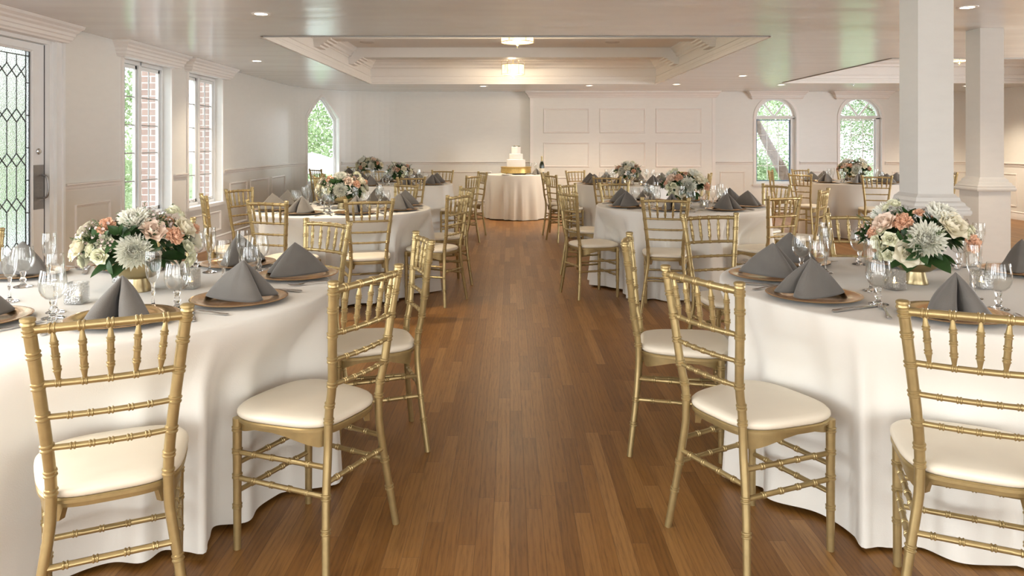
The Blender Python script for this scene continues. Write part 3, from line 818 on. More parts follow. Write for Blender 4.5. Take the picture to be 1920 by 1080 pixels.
flowers(B2p, (1.70,10.75,TZ), 2.2, 'white flower arrangement with leaf sticking up, back table before the panelled wall', .95)
flowers(B2p, (5.13,11.13,TZ), 2.8, 'peach flower arrangement on the beige-clothed table near the arched windows', 1.05)

# taller, leafier bouquet on the corner table
F8 = [('rose',-.06,.02,1.1),('carnation',-.12,-.02,1.1),('carnation',.14,.05,1.0),('chrysanthemum',-.10,.09,1.0),('chrysanthemum',.05,.01,1.0),('blush_rose',.08,.10,1.0),('spray_rose',-.19,-.01,1.2),('rose',.20,.02,1.0),('spray_rose',0.0,.1,1.2)]
B8 = make_bouquet(F8, 30, a=.25, b=.14, c=.18, rosemary=22)
tag(B8, 'widest leafy flower arrangement, on the corner table by the pointed window', 'flower arrangement', 'floral centrepieces in gold footed bowls'); B8.location = (-2.42,12.88,TZ); 

# ------------------------------------------------------------------ cake table
CT = (.12,13.40)
cloth(CT[0], CT[1], .525, .785, 77, [], 'cloth', 'white pleated cloth over the small cake table by the back wall', 'tablecloth', None, amp=.036, nf=16, flare=.03)
cs = empty('cake_stand', (CT[0]-.01,CT[1]-.05,.785), 0, 'round gold cake stand under the tiered cake', 'cake stand')
MB().lathe([(.262,.022),(.270,.026),(.272,.06),(.266,.105),(.272,.125),(.276,.132),(.27,.136),(.001,.136)], 48).obj('drum', 'cakegold', cs)
for k in range(4):
    a = PI/4+k*PI/2; MB().lathe([(.012,0),(.016,.008),(.010,.016),(.014,.024)], 12, .235*math.cos(a), .235*math.sin(a)).obj('foot', 'cakegold', cs)
ck = empty('wedding_cake', (CT[0]-.01,CT[1]-.05,.921), 0, 'white three-tiered wedding cake topped with greenery', 'cake')
def tier(r, z0, z1):
    pr = [(r-.006,z0)] + [(r+.0015*math.sin(k*2.2), z0+(z1-z0)*k/10) for k in range(11)] + [(r-.004,z1+.002),(r-.012,z1+.004),(.001,z1+.004)]
    MB().lathe(pr, 48).obj('tier', 'cream', ck)
tier(.168,0,.125); tier(.120,.129,.225); tier(.082,.229,.350)
g = MB(); rd = random.Random(3)
for k in range(16):
    lf = make_leaf(.045,.010); m4 = Matrix.Translation((rd.uniform(-.06,.06),rd.uniform(-.03,.03),.356)) @ Matrix.Rotation(rd.uniform(0,6),4,'Z') @ Matrix.Rotation(rd.uniform(.1,.8),4,'X'); g.merge(lf, m4)
g.obj('greenery_topper', 'leaf', ck, angle=80)
g = MB()
for k in range(3): g.merge(make_rose(k,.014), Matrix.Translation((.04-.03*k,-.02,.362)))
g.obj('flower_topper', 'blush', ck)
tag(MB().lathe([(.075,0),(.078,.004),(.11,.011),(.112,.012),(.078,.008),(.001,.005)],36).obj('cake_plate','cream',None,(CT[0]-.17,CT[1]-.40,.786)), 'small white plate in front of the cake stand', 'plate')
nn = copy_tree(NAPS[0]); nn.location = (CT[0]+.34,CT[1]-.18,.787); nn.rotation_euler = (0,0,.5); nn.scale = (.85,)*3; nn.name = 'napkin'
tag(nn, 'grey standing napkin on the cake table beside the gold stand', 'napkin', 'folded grey napkins')
fl = copy_tree(FLT); fl.location = (CT[0]+.26,CT[1]+.17,.786); fl.rotation_euler=(0,0,0); tag(fl, 'clear champagne flute on the cake table, nearer the cake', 'glass', 'champagne flutes')
fl = copy_tree(FLT); fl.location = (CT[0]+.345,CT[1]+.20,.786); fl.rotation_euler=(0,0,0); tag(fl, 'clear champagne flute on the cake table, nearer the bottle', 'glass', 'champagne flutes')
bt = empty('champagne_bottle', (CT[0]+.455,CT[1]+.02,.785), 0, 'dark champagne bottle at the edge of the cake table', 'bottle')
MB().lathe([(.040,0),(.044,.004),(.044,.15),(.040,.18),(.024,.225),(.0165,.245),(.0150,.262)], 28).obj('body', 'bottle', bt)
MB().lathe([(.0205,.232),(.0170,.248),(.0160,.290),(.0175,.300),(.0180,.312),(.014,.322),(.001,.324)], 24).obj('foil', 'foil', bt)
MB().lathe([(.0446,.035),(.0446,.105)], 28, cap0=False, cap1=False).obj('paper_label', 'label', bt)
MB().lathe([(.0262,.215),(.0220,.232)], 28, cap0=False, cap1=False).obj('neck_label', 'label', bt)

# ------------------------------------------------------------------ room shell
XL, YF_, XR, YB = -3.8, 14.3, 8.9, -2.6
CR, CCX, CCY = 1.6, -2.2, 12.7
class Path:
    def __init__(s, pts):
        s.p = [Vector(q) for q in pts]; s.ac = [0]
        for a, b in zip(s.p, s.p[1:]): s.ac.append(s.ac[-1]+(b-a).length)
        s.L = s.ac[-1]
    def at(s, d):
        import bisect
        k = min(max(bisect.bisect_right(s.ac, d)-1, 0), len(s.p)-2)
        t = (d-s.ac[k])/(s.ac[k+1]-s.ac[k]); tan = (s.p[k+1]-s.p[k]).normalized()
        return s.p[k].lerp(s.p[k+1], t) if 0 <= t <= 1 else s.p[k]+tan*(d-s.ac[k]), Vector((tan.y, -tan.x))  # inward normal on the right hand
    def breaks(s, a, b): return [a]+[q for q in s.ac if a+1e-5 < q < b-1e-5]+[b]
NA = 24
arc = [(CCX-CR*math.cos(PI/2*k/NA), CCY+CR*math.sin(PI/2*k/NA)) for k in range(NA+1)]
WL = Path([(XL,YB)]+arc)                 # left wall with its curved corner
WF_ = Path([(CCX,YF_),(XR,YF_)])         # far wall
WR = Path([(XR,YF_),(XR,YB)])            # right wall
WB = Path([(XR,YB),(XL,YB)])             # rear wall
def P3(path, d, off, z):
    p, n = path.at(d); return (p.x+n.x*off, p.y+n.y*off, z)
def wall(path, name, openings, depth=.14, H=COF+.3, mat='wall'):
    """openings: (d0, d1, z0, topfunc(t in 0..1) -> z)"""
    mb = MB(); cuts = [0]
    cur = 0
    for d0, d1, z0, top in sorted(openings, key=lambda o: o[0])+[(path.L,path.L,0,None)]:
        bs = path.breaks(cur, d0) if d0 > cur+1e-6 else []
        for a, b in zip(bs, bs[1:]):
            mb.quad(P3(path,a+1e-7,0,0), P3(path,b-1e-7,0,0), P3(path,b-1e-7,0,H), P3(path,a+1e-7,0,H))
        if top:
            n = 24
            for k in range(n):
                a = d0+(d1-d0)*k/n; b = d0+(d1-d0)*(k+1)/n; ta, tb = top(k/n), top((k+1)/n)
                if z0 > 0: mb.quad(P3(path,a,0,0), P3(path,b,0,0), P3(path,b,0,z0), P3(path,a,0,z0))
                mb.quad(P3(path,a,0,ta), P3(path,b,0,tb), P3(path,b,0,H), P3(path,a,0,H))
                mb.quad(P3(path,a,0,z0), P3(path,b,0,z0), P3(path,b,-depth,z0), P3(path,a,-depth,z0))
                mb.quad(P3(path,a,0,ta), P3(path,b,0,tb), P3(path,b,-depth,tb), P3(path,a,-depth,ta))
            for d, tt in ((d0, top(0)), (d1, top(1))):
                mb.quad(P3(path,d,0,z0), P3(path,d,-depth,z0), P3(path,d,-depth,tt), P3(path,d,0,tt))
        cur = d1
    o = mb.obj(name, mat, smooth=False); return struct(o)
def sweep(path, d0, d1, prof, ends=True):
    """prof: closed list of (offset from the wall, z)"""
    ds = path.breaks(d0, d1); rows = []
    for i, d in enumerate(ds):
        p, n = path.at(d)
        if 0 < i < len(ds)-1:
            _, n1 = path.at(d-1e-4); _, n2 = path.at(d+1e-4); n = (n1+n2).normalized(); n = n/max(.5, n.dot(n1))
        rows.append([(p.x+n.x*o, p.y+n.y*o, z) for o, z in prof])
    mb = MB(); mb.grid(rows, True); m = len(prof)
    if ends:
        mb.f.append(tuple(range(m))); mb.f.append(tuple(reversed([(len(ds)-1)*m+j for j in range(m)])))
    return mb
def frame_on(path, d0, d1, z0, z1, w=.03, t=.014, base=0.):
    """raised picture-frame moulding on a wall"""
    mb = MB()
    def loop(i, o):
        a, b, lo, hi = d0+i, d1-i, z0+i, z1-i; k = 6; out = []
        for q in range(k): out.append(P3(path, a+(b-a)*q/k, o+base, lo))
        out.append(P3(path, b, o+base, lo)); out.append(P3(path, b, o+base, hi))
        for q in range(k): out.append(P3(path, b-(b-a)*(q+1)/k, o+base, hi))
        return out
    mb.grid([loop(0,.0), loop(.003,t*.7), loop(w*.35,t), loop(w*.55,t*.55), loop(w*.8,t*.5), loop(w,.0)], True)
    return mb
RAILP = [(0,.925),(.010,.925),(.010,.937),(.018,.943),(.020,.956),(.016,.962),(.022,.970),(.038,.976),(.038,.987),(.030,.990),(0,.990)]
BASEP = [(0,0),(.016,0),(.016,.11),(.012,.118),(.020,.124),(.018,.132),(.006,.142),(0,.142)]
def crown(z1=CEIL, s=1.):   # stepped crown for the window heads
    return [(0,z1-.150*s),(.030,z1-.150*s),(.034,z1-.135*s),(.048,z1-.125*s),(.052,z1-.100*s),(.062,z1-.092*s),(.066,z1-.070*s),(.085,z1-.055*s),(.090,z1-.040*s),(.112,z1-.022*s),(.118,z1),(0,z1)]
yl = lambda y: y-YB          # distance along the left wall for a given y
LWIN = [(7.33,8.36),(8.81,9.85)]
DOOR = (5.02,6.22)
zt = lambda z: (lambda t: z)
gothic_d0 = (CCY-YB)+CR*math.radians(26.0); gothic_d1 = (CCY-YB)+CR*math.radians(51.5)
def gothic(t):
    s = abs(2*t-1); return 1.80 + .39*(1-s**1.25)
lo = [(yl(a), yl(b), .57, zt(2.19)) for a, b in LWIN]+[(yl(DOOR[0]), yl(DOOR[1]), 0, zt(2.19)), (gothic_d0, gothic_d1, .60, gothic),
      (yl(-1.6), yl(-.5), .57, zt(2.19)), (yl(.3), yl(1.4), .57, zt(2.19)), (yl(2.2), yl(3.3), .57, zt(2.19))]
wl = wall(WL, 'wall_left', lo, .15)
def arch(t):
    s = 2*t-1; return 1.825+.385*math.sqrt(max(0, 1-s*s))
fd = lambda x: x-CCX
FW = [(4.71,5.485),(6.32,7.12)]
wf = wall(WF_, 'wall_far', [(fd(a), fd(b), .565, arch) for a, b in FW], .16)
wr = wall(WR, 'wall_right', [(YF_-8.0, YF_-5.6, .5, zt(2.25)), (YF_-4.4, YF_-2.0, .5, zt(2.25))], .14)
wb = wall(WB, 'wall_rear', [(XR+2.6-.0-8.0+0, XR-3.2, .3, zt(2.2)), (XR-2.4, XR+.2, .3, zt(2.2)), (XR+.9, XR+3.3, .3, zt(2.2))], .14)
# rails, baseboards and raised frames
def segs(path, a, b, holes):
    out = []; cur = a
    for h0, h1 in sorted(holes):
        if h0 > cur: out.append((cur, h0))
        cur = max(cur, h1)
    if cur < b: out.append((cur, b))
    return out
holesL = [(yl(a)-.045, yl(b)+.045) for a, b in LWIN]+[(yl(DOOR[0])-.09, yl(DOOR[1])+.13),(gothic_d0-.05,gothic_d1+.05),(yl(-1.6),yl(-.5)),(yl(.3),yl(1.4)),(yl(2.2),yl(3.3))]
for a, b in segs(WL, 0, WL.L, holesL):
    sweep(WL, a, b, RAILP).obj('chair_rail', 'trim', wl, angle=30)
for a, b in segs(WL, 0, WL.L, [(yl(DOOR[0])-.09, yl(DOOR[1])+.13)]):
    sweep(WL, a, b, BASEP).obj('baseboard', 'trim', wl, angle=30)
for y0, y1 in ((6.52,7.10),(10.12,10.78),(10.92,11.75),(11.9,12.6)):
    frame_on(WL, yl(y0), yl(y1), .22, .80).obj('panel_moulding', 'trim', wl, angle=25)
for y0, y1 in ((7.33,8.36),(8.81,9.85)): frame_on(WL, yl(y0)+.05, yl(y1)-.05, .20, .46).obj('panel_moulding', 'trim', wl, angle=25)
frame_on(WL, gothic_d0+.03, gothic_d1-.03, .20, .48).obj('panel_moulding', 'trim', wl, angle=25)
frame_on(WL, gothic_d1+.14, WL.L-.10, .22, .80).obj('panel_moulding', 'trim', wl, angle=25)
# far wall: plain left part, raised panelled bay, right part with arched windows
PB0, PB1, PBD = .38, 3.90, .14
sweep(WF_, 0, fd(PB0), RAILP).obj('chair_rail', 'trim', wf, angle=30); sweep(WF_, 0, fd(PB0), BASEP).obj('baseboard', 'trim', wf, angle=30)
for x0, x1 in ((-2.1,-1.3),(-1.15,-.35),(-.2,.24)): frame_on(WF_, fd(x0), fd(x1), .22, .80).obj('panel_moulding', 'trim', wf, angle=25)
for a, b in segs(WF_, fd(PB1), WF_.L, [(fd(x0)-.06, fd(x1)+.06) for x0, x1 in FW]):
    sweep(WF_, a, b, RAILP).obj('chair_rail', 'trim', wf, angle=30)
sweep(WF_, fd(PB1), WF_.L, BASEP).obj('baseboard', 'trim', wf, angle=30)
for x0, x1 in ((4.02,4.50),(5.68,6.12),(7.32,7.9),(8.05,8.75)): frame_on(WF_, fd(x0), fd(x1), .22, .80).obj('panel_moulding', 'trim', wf, angle=25)
bay = struct(MB().box(PB0, PB1, YF_-PBD, YF_, 0, CEIL+.02).obj('wall_panelled', 'wall', smooth=False))
PBp = Path([(PB0-.0,YF_-PBD),(PB1,YF_-PBD)])
BX = Path([(PB0,YF_+.0),(PB0,YF_-PBD),(PB1,YF_-PBD),(PB1,YF_)])
# crown wraps the bay; path runs with the room on its right-hand side
def crown_wrap(prof, name):
    pts = [(PB0,YF_),(PB0,YF_-PBD),(PB1,YF_-PBD),(PB1,YF_)]; rows = []
    nr = [(-1,0),(-1,-1),(1,-1),(1,0)]
    for (x, y), (nx_, ny_) in zip(pts, nr): rows.append([(x+nx_*o, y+ny_*o, z) for o, z in prof])
    return MB().grid(rows, True).obj(name, 'trim', bay, angle=25)
crown_wrap([(0,2.195),(.012,2.195),(.014,2.21),(.030,2.218),(.034,2.24),(.048,2.25),(.055,2.275),(.085,2.30),(.090,2.33),(0,2.33)], 'crown_moulding')
crown_wrap([(0,0),(.014,0),(.014,.11),(.006,.13),(0,.13)], 'baseboard')
for c in range(3):
    x0 = .635+c*1.065; x1 = x0+.875
    for z0, z1 in ((1.53,2.0),(.885,1.355),(.25,.70)): frame_on(PBp, x0-PB0, x1-PB0, z0, z1, .034, .016).obj('panel_moulding', 'trim', bay, angle=25)
for s in (PB0+.004, PB1-.064): MB().box(s, s+.06, YF_-PBD-.008, YF_-PBD, .13, 2.2).obj('corner_trim', 'trim', bay, smooth=False)
# right wall
for a, b in segs(WR, 0, WR.L, [(YF_-8.0, YF_-5.6), (YF_-4.4, YF_-2.0)]): sweep(WR, a, b, RAILP).obj('chair_rail', 'trim', wr, angle=30)
sweep(WR, 0, WR.L, BASEP).obj('baseboard', 'trim', wr, angle=30)
for k in range(5): frame_on(WR, .3+k*1.1, 1.2+k*1.1, .22, .80).obj('panel_moulding', 'trim', wr, angle=25)
# floor and ceiling
fl_ = MB(); fl_.quad((XL-.2,YB,0),(XR+.2,YB,0),(XR+.2,YF_+.2,0),(XL-.2,YF_+.2,0)); struct(fl_.obj('floor', 'floor', smooth=False))
CA = (-2.32,2.43,6.93,12.44); CB = (4.45,XR,8.72,12.25)
def holed_ceiling():
    xs = sorted({XL-.2, CA[0], CA[1], CB[0], CB[1], XR+.2}); ys = sorted({YB-.2, CA[2], CA[3], CB[2], CB[3], YF_+.2}); mb = MB()
    for x0, x1 in zip(xs, xs[1:]):
        for y0, y1 in zip(ys, ys[1:]):
            mx, my = (x0+x1)/2, (y0+y1)/2
            if any(c[0] < mx < c[1] and c[2] < my < c[3] for c in (CA, CB)): continue
            if mx > XR and CB[2] < my < CB[3]: continue
            mb.quad((x0,y0,CEIL),(x0,y1,CEIL),(x1,y1,CEIL),(x1,y0,CEIL))
    return mb
ce = struct(holed_ceiling().obj('ceiling', 'ceiling', smooth=False))
def coffer(c, name, beams):
    x0, x1, y0, y1 = c; mb = MB()
    mb.quad((x0,y0,COF),(x0,y1,COF),(x1,y1,COF),(x1,y0,COF))
    for a, b in (((x0,y0),(x0,y1)),((x0,y1),(x1,y1)),((x1,y1),(x1,y0)),((x1,y0),(x0,y0))):
        mb.quad((*a,CEIL),(*b,CEIL),(*b,COF),(*a,COF))
    o = mb.obj(name, 'coffer', smooth=False); struct(o)
    def ring(prof, nm):
        rows = []
        for q, z in prof: rows.append([(x0+q,y0+q,z),(x0+q,y1-q,z),(x1-q,y1-q,z),(x1-q,y0+q,z)])
        MB().grid(rows, True).obj(nm, 'coffer', o, angle=25)
    ring([(0,COF-.15),(.010,COF-.15),(.014,COF-.135),(.035,COF-.12),(.042,COF-.09),(.075,COF-.06),(.082,COF-.04),(.11,COF-.018),(.115,COF)], 'crown_moulding')
    ring([(0,CEIL-.006),(-.004,CEIL-.008),(.022,CEIL-.008),(.024,CEIL+.03),(.014,CEIL+.036),(.014,CEIL+.06),(.006,CEIL+.068),(0,CEIL+.068)], 'edge_moulding')
    ring([(0,CEIL+.115),(.010,CEIL+.12),(.010,CEIL+.135),(0,CEIL+.14)], 'bead_moulding')
    for k, (by0, by1) in enumerate(beams):
        b = MB().box(x0, x1, by0, by1, 2.577, COF).obj('trim_%d' % (k+1), 'coffer', smooth=False); struct(b)
        for s in (0, 1):
            for j in range(4):
                xa = x0+.0 if s == 0 else x1; e = .075+.045*j; z0 = 2.48+.026*j
                MB().box(*((xa, xa+e) if s == 0 else (xa-e, xa)), by0-.02-.012*j, by1+.02+.012*j, z0, z0+.026).obj('corbel', 'coffer', b, smooth=False)
    return o
coffer(CA, 'ceiling_coffer', [(8.85,9.10),(10.77,11.05)])
coffer(CB, 'ceiling_recess', [])
# crown along the right wall inside the recess
sweep(WR, YF_-CB[3]+.11, YF_-CB[2]-.11, [(o*.01+(0 if o == 0 else o), z+.0) for o, z in crown(COF-.15, 1.0)]).obj('crown_moulding', 'trim', wr, angle=25)
# head boxes over the windows (wooden cornices)
def cornice(path, a, b, parent=None):
    prof = crown(CEIL, 1.0)
    p0 = [(.11 if o > 0 else 0, z) for o, z in prof]
    # mitred return at both ends: shrink the run with the offset
    ds = [a, b]; rows = []
    for o, z in prof: pass
    mb = MB(); pts = []
    for o, z in prof: pts.append([P3(path, a-o, 0, z), P3(path, a-o, o+.05, z), P3(path, b+o, o+.05, z), P3(path, b+o, 0, z)])
    mb.grid(pts); o_ = len(mb.v); mb.v += pts[0]; mb.f.append((o_,o_+1,o_+2,o_+3))
    return mb
for k, (a, b) in enumerate([(7.25,8.44),(8.76,9.93)]): struct(cornice(WL, yl(a), yl(b)).obj('trim_%d' % (10+k), 'trim', angle=20))
struct(cornice(WL, yl(4.6), yl(6.28)).obj('trim_12', 'trim', angle=20))
for k, (a, b) in enumerate(FW): struct(cornice(WF_, fd(a)-.06, fd(b)+.06).obj('trim_%d' % (13+k), 'trim', angle=20))
# ------------------------------------------------------------------ windows
def bar_box(path, d0, d1, o0, o1, z0, z1):
    mb = MB(); v = [P3(path,d,o,z) for z in (z0,z1) for o in (o0,o1) for d in (d0,d1)]
    return mb.add(v, [(0,2,3,1),(4,5,7,6),(0,1,5,4),(2,6,7,3),(0,4,6,2),(1,3,7,5)])
def casement_window(n, y0, y1):
    w = struct(empty('window_%d' % n)); d0, d1 = yl(y0), yl(y1); z0, z1 = .57, 2.19; mid = (d0+d1)/2
    f = MB(); O0, O1 = -.15, -.085
    for a, b, lo_, hi in ((d0,d0+.035,z0,z1),(d1-.035,d1,z0,z1),(d0,d1,z0,z0+.04),(d0,d1,z1-.04,z1),(mid-.03,mid+.03,z0,z1)): f.merge(bar_box(WL, a, b, O0, O1, lo_, hi))
    f.obj('window_frame', 'jamb', w, smooth=False)
    # sill
    bar_box(WL, d0-.05, d1+.05, -.08, .035, z0-.035, z0+.005).obj('window_sill', 'jamb', w, smooth=False)
    # casing around the opening
    fr = MB()
    for a, b, lo_, hi in ((d0-.045,d0,z0,2.19),(d1,d1+.045,z0,2.19)): fr.merge(bar_box(WL, a, b, 0, .016, lo_, hi))
    fr.obj('window_casing', 'trim', w, smooth=False)
    for a, b in ((d0+.04,mid-.035),(mid+.035,d1-.04)):
        s = MB(); t = .028; o0, o1 = -.135, -.105
        for p, q, lo_, hi in ((a,a+t,z0+.045,z1-.045),(b-t,b,z0+.045,z1-.045),(a,b,z0+.045,z0+.08),(a,b,z1-.08,z1-.045)): s.merge(bar_box(WL, p, q, o0, o1, lo_, hi))
        sash = s.obj('sash', 'jamb', w, smooth=False)
        bar_box(WL, a+t, b-t, -.122, -.120, z0+.08, z1-.08).obj('pane', 'pane', sash, smooth=False)
        m = MB(); A, B = a+t, b-t
        for k in range(1, 5):
            z = z0+.08+(z1-z0-.16)*k/5; m.merge(bar_box(WL, A, B, -.126, -.114, z-.006, z+.006))
        m.merge(bar_box(WL, (A+B)/2-.005, (A+B)/2+.005, -.126, -.114, z0+.08, z1-.08))
        m.obj('lead_lattice', 'whitelead', sash, smooth=False)
        p_, n_ = WL.at((A+B)/2); h = MB().box(-.006,.006,-.02,.02,0,.012); h.tube([(0,0,.01),(.03,.0,.02),(.045,.03,.012)], .004, 6)
        hh = h.obj('latch', 'nickel', sash); hh.location = (XL-.10, p_.y, z0+.05)
casement_window(1, *LWIN[0]); casement_window(2, *LWIN[1])
def pointed_window(n):
    w = struct(empty('window_%d' % n)); a, b = WL.at(gothic_d0)[0], WL.at(gothic_d1)[0]; CP = Path([a, b]); L = CP.L
    off = -.10
    def outline(inset):
        pts = []; W_ = L-2*inset; z0 = .60+inset
        pts.append((inset, z0)); K = 20
        for k in range(K+1):
            t = k/K; s = abs(2*t-1); z = 1.80+.39*(1-s**1.25) - inset*1.15; pts.append((inset+W_*t, z))
        pts.append((L-inset, z0)); return pts
    o0, o1, o2 = outline(0), outline(.035), outline(.05)
    mb = MB(); mb.grid([[P3(CP,d,off+.03,z) for d, z in o0],[P3(CP,d,off+.03,z) for d, z in o1],[P3(CP,d,off+.01,z) for d, z in o1],[P3(CP,d,off+.01,z) for d, z in o2],[P3(CP,d,off-.02,z) for d, z in o2]], True)
    mb.obj('window_frame', 'jamb', w, smooth=False)
    mb = MB(); v = [P3(CP,d,off-.005,z) for d, z in o2]; mb.add(v, [tuple(range(len(v)))]); mb.obj('pane', 'pane', w, smooth=False)
    # stepped casing on the wall
    def ring(path, ins, o): 
        pts = []; d0, d1 = gothic_d0-ins, gothic_d1+ins; K = 20; pts.append(P3(path,d0,o,.60-ins))
        for k in range(K+1):
            t = k/K; s = abs(2*t-1); pts.append(P3(path, d0+(d1-d0)*t, o, 1.80+.39*(1-s**1.25)+ins*1.15))
        pts.append(P3(path,d1,o,.60-ins)); return pts
    MB().grid([ring(WL,0,0),ring(WL,0,.018),ring(WL,.018,.018),ring(WL,.02,.010),ring(WL,.038,.010),ring(WL,.04,0)], True).obj('window_casing', 'trim', w, angle=20)
    bar_box(WL, gothic_d0-.05, gothic_d1+.05, -.02, .04, .565, .60).obj('window_sill', 'trim', w, smooth=False)
pointed_window(3)
def arched_window(n, x0, x1):
    w = struct(empty('window_%d' % n)); d0, d1 = fd(x0), fd(x1); z0 = .565; L = d1-d0; c = (d0+d1)/2; off = -.12; Rr = L/2; zs = 1.825
    def half(r, o, K=20): return [P3(WF_, c-r*math.cos(PI*k/K), o, zs+r*math.sin(PI*k/K)) for k in range(K+1)]
    mb = MB(); mb.grid([half(Rr,off+.05),half(Rr-.045,off+.05),half(Rr-.045,off-.02)])
    mb.obj('arch_frame', 'jamb', w, angle=30)
    mb = MB()
    for a, b, lo_, hi in ((d0,d0+.035,z0,zs),(d1-.075,d1,z0,zs),(d0,d1,z0,z0+.04),(d0,d1,zs-.02,zs+.045)): mb.merge(bar_box(WF_, a, b, off-.02, off+.05, lo_, hi))
    mb.merge(bar_box(WF_, d0-.0, d1, off+.04, off+.07, zs+.005, zs+.03))
    mb.obj('window_frame', 'jamb', w, smooth=False)
    # V tracery
    mb = MB()
    for s in (-1, 1):
        a = Vector(P3(WF_, c, off+.02, zs+.03)); b = Vector(P3(WF_, c+s*Rr*.56, off+.02, zs+Rr*.78)); t = (b-a).normalized(); nn_ = Vector((-t.z,0,t.x))*.016
        for yy in (0,):
            v = [a-nn_, a+nn_, b+nn_, b-nn_]; v2 = [p+Vector((0,.03,0)) for p in v]; mb.add(v+v2, [(0,1,2,3),(7,6,5,4),(0,4,5,1),(1,5,6,2),(2,6,7,3),(3,7,4,0)])
    mb.obj('tracery', 'jamb', w, smooth=False)
    # sash with lattice
    s0, s1, t0, t1 = d0+.04, d1-.08, z0+.045, zs-.03
    mb = MB(); t = .018
    for a, b, lo_, hi in ((s0,s0+t,t0,t1),(s1-t,s1,t0,t1),(s0,s1,t0,t0+t),(s0,s1,t1-t,t1)): mb.merge(bar_box(WF_, a, b, off-.01, off+.015, lo_, hi))
    sash = mb.obj('sash', 'sash_shade' if n == 4 else 'jamb', w, smooth=False)
    bar_box(WF_, s0+t, s1-t, off-.002, off, t0+t, t1-t).obj('pane', 'pane', sash, smooth=False)
    mb = MB()
    for k in (1,2): mb.merge(bar_box(WF_, s0+(s1-s0)*k/3-.006, s0+(s1-s0)*k/3+.006, off-.006, off+.006, t0, t1))
    for k in (1,2,3): mb.merge(bar_box(WF_, s0, s1, off-.006, off+.006, t0+(t1-t0)*k/4-.006, t0+(t1-t0)*k/4+.006))
    mb.obj('lattice', 'jamb', sash, smooth=False)
    v = half(Rr-.045, off-.01); mb = MB(); mb.add(v, [tuple(range(len(v)))]); mb.obj('arch_pane', 'pane', w, smooth=False)
    mb = MB(); 
    for a, b, lo_, hi in ((d0-.05,d0,z0-.02,zs),(d1,d1+.05,z0-.02,zs)): mb.merge(bar_box(WF_, a, b, 0, .018, lo_, hi))
    mb.grid([half(Rr,0),half(Rr,.018),half(Rr+.05,.018),half(Rr+.05,0)])
    mb.obj('window_casing', 'trim', w, smooth=False)
    bar_box(WF_, d0-.07, d1+.07, -.02, .045, z0-.035, z0).obj('window_sill', 'trim', w, smooth=False)
arched_window(4, *FW[0]); arched_window(5, *FW[1])

